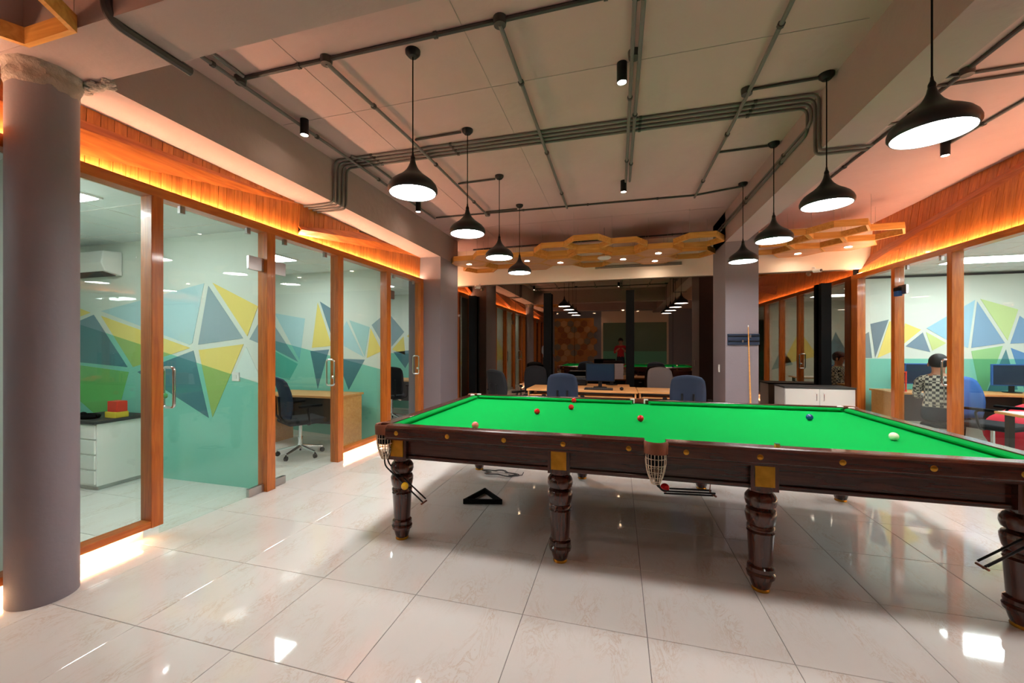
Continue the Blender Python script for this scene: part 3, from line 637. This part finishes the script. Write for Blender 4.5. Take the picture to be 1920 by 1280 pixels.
for loc, rz, lb in (((3.21, 8.16, 2.715), .5, 'white security camera under the fascia near the black post'), ((-2.79, 8.16, 2.675), -.5, 'white security camera at the left end of the fascia')):
    t = thing('security_camera', loc, lb, 'camera', 'security cameras on the fascia', rz)
    MB().tube([(0, -.02, 0), (0, -.14, -.01)], .032, 16).obj('body', M['white'], t); MB().tube([(0, -.138, -.01), (0, -.15, -.011)], .022, 14).obj('lens', M['black'], t)
    MB().tube([(0, -.06, .0), (0, -.03, .06), (0, .03, .06)], .012, 8).obj('bracket', M['white'], t)
# cue and scoreboard on the right pillar
cu = thing('snooker_cue', (1.83, 6.53, 0), 'pale wooden snooker cue leaning against the square pillar', 'cue')
d = Vector((.02, .24, 1.74)); P_ = lambda t: tuple(d*t)
MB().tube([P_(0), P_(.30)], [.0145, .0125], 12).obj('butt', M['blackm'], cu); MB().tube([P_(.30), P_(.985)], [.0125, .0055], 12).obj('shaft', M['pine'], cu)
MB().tube([P_(.985), P_(1)], .0056, 10).obj('tip', M['white'], cu)
sb = thing('scoreboard', (1.79, 6.82, 1.45), 'dark blue snooker scoreboard fixed to the square pillar', 'scoreboard')
B(-.205, .215, -.03, 0, 0, .165).obj('board', M['navy'], sb, .004)
for k in (0, 1):
    rl = B(-.2, .21, -.042, -.029, .05+k*.075, .062+k*.075).obj('score_rail', M['black'], sb); B(-.02+k*.1, 0+k*.1, -.05, -.041, .035+k*.075, .075+k*.075).obj('pointer', M['steel'], rl)
# ------------------------------------------------------------------ honeycomb of hexagons hung from the ceiling
HR, HZ = .366, 2.97; CS, RS = .553, .6405
edown = emitter('warm_downlight', (1.0, .84, .62), E_DOWN)
def hexagon(x, y, filled, spot, label, wires=True, z=HZ):
    t = thing('hanging_hexagon', (x, y, z), label, 'ceiling hexagon', 'wooden hexagons hung from the ceiling')
    pts = [Vector((HR*math.cos(PI/3*k), HR*math.sin(PI/3*k), 0)) for k in range(6)]
    for k in range(6):
        a, b = pts[k], pts[(k+1) % 6]; ai, bi = a*(1-.028/HR), b*(1-.028/HR)
        MB().prism([a, b, bi, ai], (0, 0, .085)).obj('side_board', M['pine'], t)
    if filled:
        pn = MB().prism([q*(1-.02/HR) for q in pts], (0, 0, .012)).obj('panel', M['ply'], t); pn.location.z = .002
        if spot:
            MB().lathe([(.05, .0), (.05, .012), (.04, .012)], 20, (0, 0, -.012), cap=False).obj('downlight_ring', M['white'], pn)
            MB().lathe([(.0, -.006), (.04, -.006)], 20, (0, 0, .001)).obj('downlight', edown, pn)
    if wires:
        for k in (1, 4): q = pts[k]*.97; MB().tube([(q.x, q.y, .08), (q.x, q.y, ZC-z)], .0018, 5).obj('wire', M['wire'], t)
LO, LF, LSP = 'open hexagonal pine frame hung on wires %s', 'plywood filled hexagon hung on wires before the fascia', 'plywood filled hexagon with a small round downlight'
def cell(c, y): return (-.46+c*CS, y-.03)
for c, y in ((0,6.56),(0,7.2),(0,7.84),(-1,6.88),(1,6.88),(3,6.88),(3,7.52),(-4,7.84),(-3,7.52)): hexagon(*cell(c, y), False, False, LO % ('near the left square pillar' if c < -2 else 'beside the right square pillar' if c > 2 else 'above the desks'), z=HZ+(.05 if y < 6.9 else 0))
for c, y in ((1,7.52),(2,7.2),(2,7.84),(-1,7.52),(-2,7.2),(-4,7.2)): hexagon(*cell(c, y), True, True, LSP+(' near the left square pillar' if c < -2 else ' above the desks'))
for c, y in ((-3,6.88),(-2,7.84)): hexagon(*cell(c, y), True, False, LF)
for x, y in ((2.32,6.88),(2.873,6.56),(3.426,6.88),(2.873,7.2),(2.32,7.52)): hexagon(x, y, False, False, 'open hexagonal pine frame hung between the right beam and the right wall')
for x, y in ((2.873,7.84),(3.426,7.52)): hexagon(x, y, True, True, 'plywood hexagon with downlight near the right wall')
hexagon(-2.74, 1.04, False, False, 'open hexagonal pine frame hung near the round pillar')
hexagon(-2.74+CS, .72, False, False, 'open hexagonal pine frame hung next to the one at the round pillar')
ap = thing('access_point', (-.22, 7.2, 2.92), 'round white access point under the hexagons', 'access point')
MB().lathe([(0, 0), (.09, .004), (.115, .02), (.11, .04), (0, .05)], 28).obj('shell', M['white'], ap); MB().tube([(0, 0, .045), (0, 0, ZC-2.92)], .004, 8).obj('stem', M['pvc'], ap)
# ------------------------------------------------------------------ conduits
def conduit(pts, r, label, m='pvc', rad=.06, boxes=(), group='ceiling conduits'):
    o = thing('conduit_pipe', pts[0], label, 'conduit', group); P0 = Vector(pts[0]); L_ = [Vector(q)-P0 for q in pts]
    MB().tube(arc(L_, rad) if len(L_) > 2 else L_, r, 8).obj('pipe', M[m], o)
    for a, b in zip(L_, L_[1:]):                # saddles that hold the pipe to the slab
        n = int((b-a).length/.9)
        for k in range(n):
            c = a.lerp(b, (k+.5)/n); dd = (b-a).normalized()
            MB().tube([c-dd*.012, c+dd*.012], r*1.5, 8).obj('saddle', M['dpvc'], o)
    for q in boxes:
        q = Vector(q)-P0; MB().lathe([(.038, -.035), (.042, 0), (.042, .022)], 16, tuple(q)).obj('junction_box', M['dpvc'], o)
ZP = ZC-.014
def XY(*l, z=ZP): return [(x, y, z) for x, y in l]
conduit(XY((-2.74,2.42),(1.54,2.43)), .015, 'long grey conduit crossing the slab over the first pendants', 'dpvc', boxes=XY((-2.74,2.42),(-1.97,2.42),(-.7,2.42),(.11,2.43)))
ZY = ZP-.027
conduit(XY((-2.75,1.69),(-2.74,5.83),z=ZY), .014, 'grey conduit running beside the left beam')
conduit(XY((-2.68,1.69),(-2.69,2.4)), .014, 'short grey conduit doubling the one at the left beam')
conduit(XY((-2.72,3.72),(-2.62,3.86),(-2.62,4.6)), .012, 'thin grey conduit branching near the left beam')
conduit(XY((-1.97,2.42),(-1.92,3.5),(-1.9,5.9),z=ZY), .015, 'grey conduit left of the left pendant row', boxes=XY((-1.9,5.9)))
conduit(XY((-.7,2.42),(-.70,5.9),z=ZY), .015, 'grey conduit along the middle of the slab')
conduit(XY((.095,1.69),(.095,5.15),z=ZY), .014, 'first of two grey conduits over the middle of the table', boxes=XY((.11,2.95)))
conduit(XY((.145,1.69),(.145,3.2),(.14,5.15),z=ZY), .014, 'second of two grey conduits over the middle of the table')
conduit(XY((.955,2.1),(.99,3.7),(.99,5.95),z=ZY), .015, 'grey conduit left of the right pendant row', boxes=XY((.98,3.62)))
conduit(XY((-2.74,5.87),(.99,5.95),(1.5,5.78)), .012, 'grey conduit crossing the slab behind the pendants', 'dpvc')
conduit(XY((-2.9,8.03),(1.5,7.9)), .014, 'dark conduit along the slab above the hexagons', 'dpvc')
for k in range(4):
    y = 3.76+.07*k; xl = -2.955; b1 = 1.545
    conduit([(xl-.4, y, ZB-.015), (xl-.012, y, ZB-.015), (xl, y, ZP), (b1, y+.06, ZP)] + ([(b1, y+.06, 3.02), (b1+.28, y+.06+.4, 2.985), (2.3, 4.52+.05*k, ZP)] if k < 2 and 0 else [(b1, y+.06, 3.28-.05*(k-2) if k > 1 else 3.06)] + ([(b1, 7.5, 3.28-.05*(k-2))] if k > 1 else [])),
            .012, ['first', 'second', 'third', 'fourth'][k]+' of four parallel conduits crossing the slab between the beams', 'pvc', .07, group='four parallel conduits')
for k in range(2):
    y = 3.82+.07*k; conduit([(1.545, y, 3.1), (1.545, y, 2.985), (1.9, y, 2.985)], .012, ['grey conduit bending under the right beam', 'twin grey conduit bending under the right beam'][k], rad=.05)
for y, xa in ((3.6,-1.9),(4.72,-1.9),(5.83,-1.9)): conduit(XY((xa,y),(-1.42,y-.01)), .011, 'short dark conduit feeding the %s left pendant from the desk' % {3.6:'third',4.72:'second',5.83:'first'}[y], 'dpvc', group='short pendant feeds of the left row')
for y in (3.62, 4.7): conduit(XY((1.0,y),(1.5,y-.02)), .011, 'short dark conduit feeding the %s right pendant from the desk' % {3.62:'third',4.7:'second'}[y], 'dpvc', group='short pendant feeds of the right row')
conduit(XY((2.46,1.69),(2.45,6.0)), .016, 'grey conduit on the slab right of the right beam', 'dpvc', boxes=XY((2.46,3.8)))
conduit(XY((3.25,3.4),(3.17,5.2)), .014, 'grey conduit on the slab near the right wall')
conduit(XY((2.3,3.85),(3.9,3.8)), .012, 'grey conduit crossing the slab right of the beam', 'dpvc')
conduit(XY((2.25,3.97),(3.9,3.92)), .012, 'twin grey conduit crossing the slab right of the beam', 'dpvc')
conduit(XY((1.86,4.53),(2.44,4.53)), .012, 'short grey conduit from the right beam')
conduit([(-2.33,1.34,3.44),(-2.33,1.345,2.985),(-2.33,1.74,2.985)], .024, 'thick dark conduit bent round the cross beam', 'dpvc', .08)
# ------------------------------------------------------------------ pendant lamps
epend = emitter('pendant_light', (1.0, .97, .93), E_PEND)
ZR = 2.48; LH, LR = .235, .168
def pendant(label):
    t = thing('pendant_lamp', (0,0,0), label, 'pendant lamp', 'black bell pendant lamps')
    pf = [(.95,.0),(1.0,.06),(1.0,.14),(.95,.23),(.84,.33),(.68,.42),(.51,.5),(.37,.59),(.26,.68),(.18,.78),(.125,.88),(.1,.97),(.085,1.0)]
    prof = [(r*LR, z*LH) for r, z in pf]; inner = [(max(.004, r*LR-.005), z*LH) for r, z in pf[::-1]]
    MB().lathe(prof+inner+[prof[0]], 40, cap=False).obj('shade', M['shade'], t)
    MB().lathe([(.0, .012), (LR*.94, .012), (LR*.94, .016), (0, .016)], 36).obj('diffuser', epend, t)
    MB().lathe([(.015, LH-.012), (.016, LH+.012), (.008, LH+.03), (.006, LH+.05)], 16).obj('neck', M['black'], t)
    MB().tube([(0,0,LH+.03), (0,0,ZC-ZR-.02)], .0042, 6).obj('cord', M['blackm'], t)
    MB().lathe([(.0, -.045), (.03, -.042), (.05, -.02), (.052, 0)], 24, (0,0,ZC-ZR)).obj('canopy', M['black'], t)
    return t
pe = None
for x, l in ((-1.355, 'left'), (1.5, 'right')):
    for k, y in enumerate((2.53, 3.59, 4.66, 5.70)):
        lb = 'black bell pendant lamp %s, %s from the desk' % ('over the table\'s left end' if l == 'left' else 'beside the right beam', ['fourth', 'third', 'second', 'first'][k])
        if pe is None: pe = pendant(lb); pe.location = (x, y, ZR)
        else: dup(pe, (x, y, ZR), 0, lb)
espot = emitter('spot_light', (1.0, .88, .68), E_SPOT)
for x, y, lb in ((-2.7,3.03,'beside the left beam near the first pendant'), (.03,3.05,'by the twin conduits above the table'), (.07,5.22,'at the end of the twin conduits'), (-2.7,5.2,'beside the left beam behind the second pendant'), (3.13,5.1,'on the slab near the right wall')):
    t = thing('spot_lamp', (x, y, ZC-.14), 'small black cylinder spot lamp '+lb, 'spot lamp')
    MB().lathe([(.031, .02), (.031, 0), (.036, 0), (.036, .14), (.0, .14)], 20, cap=False).obj('housing', M['black'], t); MB().lathe([(0, .006), (.031, .006)], 18).obj('lens', espot, t)
# ------------------------------------------------------------------ rear of the hall (seen in the mirror)
rw = struct(B(-3.6, 4.3, YR-.12, YR, 0, ZC).obj('wall_rear', M['greywall']), 'rear wall behind the camera')
B(-.75, 2.25, YR, YR+.03, 2.55, 3.1).obj('fascia', M['cream'], rw)
for x in (-.75, 2.17): B(x, x+.08, YR, YR+.05, 0, 2.55).obj('window_frame', M['cream'], rw)
B(-.67, 2.17, YR, YR+.015, 0, 1.2).obj('lower_panel', M['teal'], rw); B(-.67, 2.17, YR, YR+.015, 1.2, 2.55).obj('upper_panel', mat('green_glass_panel', (120, 150, 132), .15), rw)
hw = [mat('honey_a', (206, 140, 80), .6), mat('honey_b', (176, 112, 66), .6), mat('honey_c', (150, 140, 120), .6), mat('honey_d', (222, 172, 120), .6)]
hm = [MB().prism([(.17*math.cos(PI/3*k+PI/6), 0, .17*math.sin(PI/3*k+PI/6)) for k in range(6)], (0, .03, 0)).mesh('hexagon_tile', m) for m in hw]
B(-3.0, -1.1, YR, YR+.01, 0, 2.8).obj('backing_board', M['pine'], rw)
for j in range(9):
    for i in range(6):
        o = bpy.data.objects.new('hexagon_tile', R.choice(hm)); C.objects.link(o); o.parent = rw; o.location = (-2.85+i*.32+(j % 2)*.16, YR+.01, .25+j*.285)
for x, y, lb in ((-2.75, -2.8, 'left of the honeycomb wall'), (-1.05, -2.94, 'right of the honeycomb wall'), (.22, -1.85, 'before the rear window'), (.84, -2.3, 'over the rear window'), (2.07, -2.06, 'beside the rear window')):
    t = thing('downlight_offscreen', (x, y, HZ), 'small warm downlight at the rear of the hall '+lb, 'downlight', 'rear downlights seen in the mirror')
    MB().lathe([(.05, 0), (.05, .012), (.04, .012)], 20, cap=False).obj('ring', M['white'], t)
    MB().lathe([(0, .008), (.041, .008)], 20).obj('lens', edown, t)
    MB().tube([(0, 0, .009), (0, 0, (ZB if -2.0 < y < -1.65 else ZC)-HZ)], .004, 6).obj('stem', M['pvc'], t)
# ------------------------------------------------------------------ snooker table
TL, TW, TH = 3.855, 2.04, .86
T = thing('snooker_table', (-1.7071+TL/2, 2.5924+TW/2, 0), 'full size snooker table with green cloth on eight turned dark legs', 'snooker table')
a, b = TL/2, TW/2; RW, CW, BZ = .095, .05, .818       # rail width, cushion width, bed height
B(-a+.05, a-.05, -b+.05, b-.05, .77, BZ).obj('bed', M['cloth'], T)
def rail(p0, p1, inn, name='rail'):              # p0->p1 along outer edge, inn: unit vector into the table
    p0, p1, inn = Vector(p0), Vector(p1), Vector(inn)
    sec = [(0, .775), (0, .842), (.008, .856), (.02, TH), (RW, TH), (RW, .76), (.02, .76)]
    pts = [p0+inn*u+Vector((0,0,z)) for u, z in sec]; MB().prism(pts, p1-p0).obj(name, M['mahog'], T, .003)
    sec = [(.012, .755), (.012, .77), (.02, .78), (.04, .78), (.04, .755)]
    MB().prism([p0+inn*u+Vector((0,0,z)) for u, z in sec], p1-p0).obj('lower_molding', M['mahog'], T)
def cushion(p0, p1, inn, cut0=.05, cut1=.05):
    p0, p1, inn = Vector(p0), Vector(p1), Vector(inn); d = (p1-p0).normalized()
    sec = [(RW-.002, .853), (RW+CW*.8, .851), (RW+CW, .843), (RW+CW, .834), (RW+CW*.55, .817), (RW-.002, .817)]; vs_ = []
    for p, s_, cut in ((p0, 1, cut0), (p1, -1, cut1)):
        for u, z in sec: vs_.append(p+inn*u+d*s_*cut*max(0, (u-RW)/CW)+Vector((0,0,z)))
    n = 6; MB().add(vs_, [tuple(range(n)), tuple(range(2*n-1, n-1, -1))]+[(i, i+n, (i+1) % n+n, (i+1) % n) for i in range(n)]).obj('cushion', M['cloth2'], T)
PK, PM = .085, .06                               # half gaps at corner and middle pockets
for sy, inn in ((-1, (0,1,0)), (1, (0,-1,0))):
    for x0, x1, c0, c1 in ((-a+PK, -PM, .05, .02), (PM, a-PK, .02, .05)):
        rail((x0, sy*b, 0), (x1, sy*b, 0), inn); cushion((x0+.03, sy*b, 0), (x1-.01 if x1 < 0 else x1-.03, sy*b, 0) if 1 else 0, inn, c0, c1)
for sx, inn in ((-1, (1,0,0)), (1, (-1,0,0))):
    rail((sx*a, -b+PK, 0), (sx*a, b-PK, 0), inn); cushion((sx*a, -b+PK+.03, 0), (sx*a, b-PK-.03, 0), inn)
def apron(x0, x1, y0, y1):
    B(x0, x1, y0, y1, .615, .765).obj('apron', M['mahog'], T)
ai = .1
for sy in (-1, 1):
    y0, y1 = sorted((sy*(b-ai), sy*(b-ai-.03))); B(-a+ai, a-ai, y0, y1, .62, .765).obj('apron', M['mahog'], T, .002)
    y0, y1 = sorted((sy*(b-ai+.018), sy*(b-ai-.03))); B(-a+ai, a-ai, y0, y1, .605, .632).obj('apron_molding', M['mahog'], T, .006)
    y0, y1 = sorted((sy*(b-ai+.008), sy*(b-ai-.03))); B(-a+ai, a-ai, y0, y1, .735, .766).obj('apron_bead', M['mahog'], T, .004)
for sx in (-1, 1):
    x0, x1 = sorted((sx*(a-ai), sx*(a-ai-.03))); B(x0, x1, -b+ai, b-ai, .62, .765).obj('apron', M['mahog'], T, .002)
    x0, x1 = sorted((sx*(a-ai+.018), sx*(a-ai-.03))); B(x0, x1, -b+ai, b-ai, .605, .632).obj('apron_molding', M['mahog'], T, .006)
B(-a+.12, a-.12, -b+.12, b-.12, .64, .771).obj('slate_support', M['mahog'], T)
legp = [(.044,.016),(.05,.03),(.058,.06),(.06,.075),(.072,.08),(.075,.1),(.066,.112),(.072,.12),(.07,.14),(.056,.15),(.06,.16),(.07,.335),(.074,.345),(.066,.355),(.074,.36),(.074,.375),(.066,.385),(.074,.40),(.082,.44),(.083,.46),(.076,.475),(.056,.482),(.06,.49),(.078,.50),(.085,.525),(.083,.55),(.07,.57),(.058,.578),(.064,.585),(.064,.6)]
legm = MB().lathe(legp, 20).mesh('leg', M['mahogz'])
blockm = B(-.072, .072, -.072, .072, .598, .765).mesh('leg_block', M['mahogz'])
platem = B(-.05, .05, -.078, -.071, .625, .745).mesh('brass_plate', M['brass']); footm = MB().lathe([(.046, 0), (.048, .008), (.044, .018)], 20).mesh('brass_foot', M['brass'])
for i in range(4):
    for sy in (-1, 1):
        x = -a+.158+(TL-.316)*i/3; y = sy*(b-.135)
        lg = bpy.data.objects.new('leg', legm); C.objects.link(lg); lg.parent = T; lg.location = (x, y-sy*.0, 0)
        for nm, me in (('leg_block', blockm), ('brass_plate', platem), ('brass_foot', footm)):
            o = bpy.data.objects.new(nm, me); C.objects.link(o); o.parent = lg
            if sy > 0: o.rotation_euler.z = PI
bm_ = MB().lathe([(.0, 0), (.012, .002), (.016, .004), (.017, .008)], 14).mesh('rail_bolt', M['brass'])
for u in (-1.522,-1.128,-.724,-.333,.065,.387,.769,1.157,1.546,1.9):
    for sy in (-1, 1):
        o = bpy.data.objects.new('rail_bolt', bm_); C.objects.link(o); o.parent = T; o.location = (u-.2204, sy*(b+.004), .808); o.rotation_euler.x = sy*-PI/2+PI if sy > 0 else -PI/2
        if sy > 0: o.rotation_euler.x = PI/2
def pocket(x, y, ang, corner, bars):
    pk = thing('pocket', (0,0,0), None, None); pk.parent = T; pk.location = (x, y, 0)
    r = .058
    n_ = MB(); pf = [(r, .80), (r*1.02, .76), (r*.98, .72), (r*.86, .68), (r*.68, .645), (r*.5, .62), (r*.42, .605)]
    n_.lathe(pf, 18, cap=False); o = n_.obj('net', M['net'], pk); wf = o.modifiers.new('w', 'WIREFRAME'); wf.thickness = .0065; wf.use_even_offset = False
    a0 = ang-(.75*PI if corner else .5*PI); a1 = ang+(.75*PI if corner else .5*PI)
    MB().lathe([(r*1.0, .79), (r*1.22, .79), (r*1.25, .85), (r*1.12, .863), (r*.95, .858), (r*.95, .80), (r*1.0, .79)], 20, (0,0,0), a0, a1).obj('leather', M['leather'], pk)
    MB().lathe([(0, .70), (r*.9, .72), (r*.95, .80), (r*.98, .818)], 16).obj('pocket_lining', M['blackm'], pk)
    for sd in (-1, 1):
        q = ang+PI+sd*(.62 if corner else 1.15)
        MB().box(-.022, .022, -.014, .014, .82, .868 if y > 0 else .845).obj('pocket_plate', M['white' if y > 0 else 'leather'], pk, .004).location = (.075*math.cos(q), .075*math.sin(q), 0)
    bx, by, bz, ln = bars; d = Vector((bx, by, bz)).normalized(); s_ = Vector((-d.y, d.x, 0)).normalized()
    st = Vector((0, 0, .60))
    for k in (-1, 1):
        MB().tube(arc([st+Vector((s_.x*k*.012, s_.y*k*.012, .05)), st+s_*k*.024+Vector((0,0,-.03))+d*.02, st+s_*k*.026+d*ln+Vector((0,0,-.03))], .03), .0055, 8).obj('return_rail', M['black'], pk)
    MB().tube([st+d*.05+Vector((0,0,-.052)), st+d*ln+Vector((0,0,-.052))], .0055, 8).obj('return_rail', M['black'], pk)
    MB().tube([st+d*ln-s_*.035+Vector((0,0,-.045)), st+d*ln+s_*.035+Vector((0,0,-.045))], .006, 8).obj('rail_end', M['leather'], pk)
    if not corner: MB().tube([st+d*(ln-.02)+Vector((0,0,-.03)), st+d*(ln-.02)+Vector((.02,.03,.16))], .0028, 6).obj('strap', M['leather'], pk)
    return st+d
pocket(0, -b+.02, -PI/2, False, (1, .25, -.04, .34))
pocket(0, b-.02, PI/2, False, (1, -.25, -.04, .34))
cpos = {}
for sx in (-1, 1):
    for sy in (-1, 1):
        pocket(sx*(a-.06), sy*(b-.06), math.atan2(sy, sx), True, (-sx, sy*.06, -.72, .4))
BR = .02625
def ball(x, y, z, m, label, group=None, px=None):
    t = thing('snooker_ball', (x, y, z), label, 'ball', group)
    MB().sphere((0,0,0), BR, 24, 14).obj('ball', M[m], t)
    return t
for (u, v), m, lb in (((1007,771),'red','red snooker ball nearest the left end among the loose reds'), ((1071,763),'red','red snooker ball just before the one on the far cushion'), ((1077,749),'red','red snooker ball close to the far cushion'), ((1201,784),'red','red snooker ball lying alone in the middle of the cloth'),
                     ((891,797),'pink','pink ball by the near cushion at the left end'), ((1518,782),'blue','blue snooker ball on the cloth near the far right pocket'), ((1676,818),'cue','white cue ball on the right half of the cloth')):
    q = up(u, v, Z=BZ+BR); t = tag(MB().sphere((0,0,0), BR, 24, 14).obj('snooker_ball', M[m]), lb, 'ball', 'balls on the table'); t.location = (q.x, min(q.y, T.location.y+b-RW-CW-BR-.002), BZ+BR)
q = up(1247, 915, Y=2.63); t = tag(MB().sphere((0,0,0), BR, 24, 14).obj('snooker_ball', M['red']), 'red ball resting on the return rails under the middle pocket', 'ball'); t.location = (q.x, 2.64, q.z)
q = up(759, 911, Y=2.60); t = tag(MB().sphere((0,0,0), BR, 24, 14).obj('snooker_ball', M['yellow']), 'yellow ball resting on the return rails of the corner pocket', 'ball'); t.location = q
ck = thing('chalk_cube', (up(1458, 835, Z=TH+.01).x, 2.5924+.05, TH), 'small cube of billiard chalk on the near rail', 'chalk')
B(-.011, .011, -.011, .011, 0, .017).obj('paper_wrap', M['yellowc'], ck); B(-.0108, .0108, -.0108, .0108, .017, .022).obj('chalk_top', M['chalk'], ck)
# things on the floor under the table
tr = thing('ball_rack', (-1.2, 3.6, 0), 'black triangular ball rack lying under the table', 'ball rack', None, .1)
P3 = [Vector((.19*math.cos(x), .19*math.sin(x), 0)) for x in (PI/2+.15, PI/2+.15+2*PI/3, PI/2+.15+4*PI/3)]
for k in range(3):
    p_, q_ = P3[k], P3[(k+1) % 3]; d_ = (q_-p_).normalized(); s_ = Vector((-d_.y, d_.x, 0))*.01
    MB().prism([p_-d_*.012-s_, q_+d_*.012-s_, q_+d_*.012+s_, p_-d_*.012+s_], (0,0,.045)).obj('side', M['blackm'], tr, .004)
cl = MB(); pts = []
for k in range(120):
    x = k/119; an = x*6*PI; rr = .09+.03*math.sin(5*an)+.04*x; pts.append((rr*math.cos(an)*1.5, rr*math.sin(an)*.7, .008+.02*abs(math.sin(an*.5))))
pts += [(.25, .02, .012), (.27, .0, .05)]
t = tag(cl.tube(pts, .0045, 6).obj('power_cable', M['greygrille']), 'loose coil of grey cable beside a rear table leg', 'cable'); t.location = (-1.26, 4.36, 0)
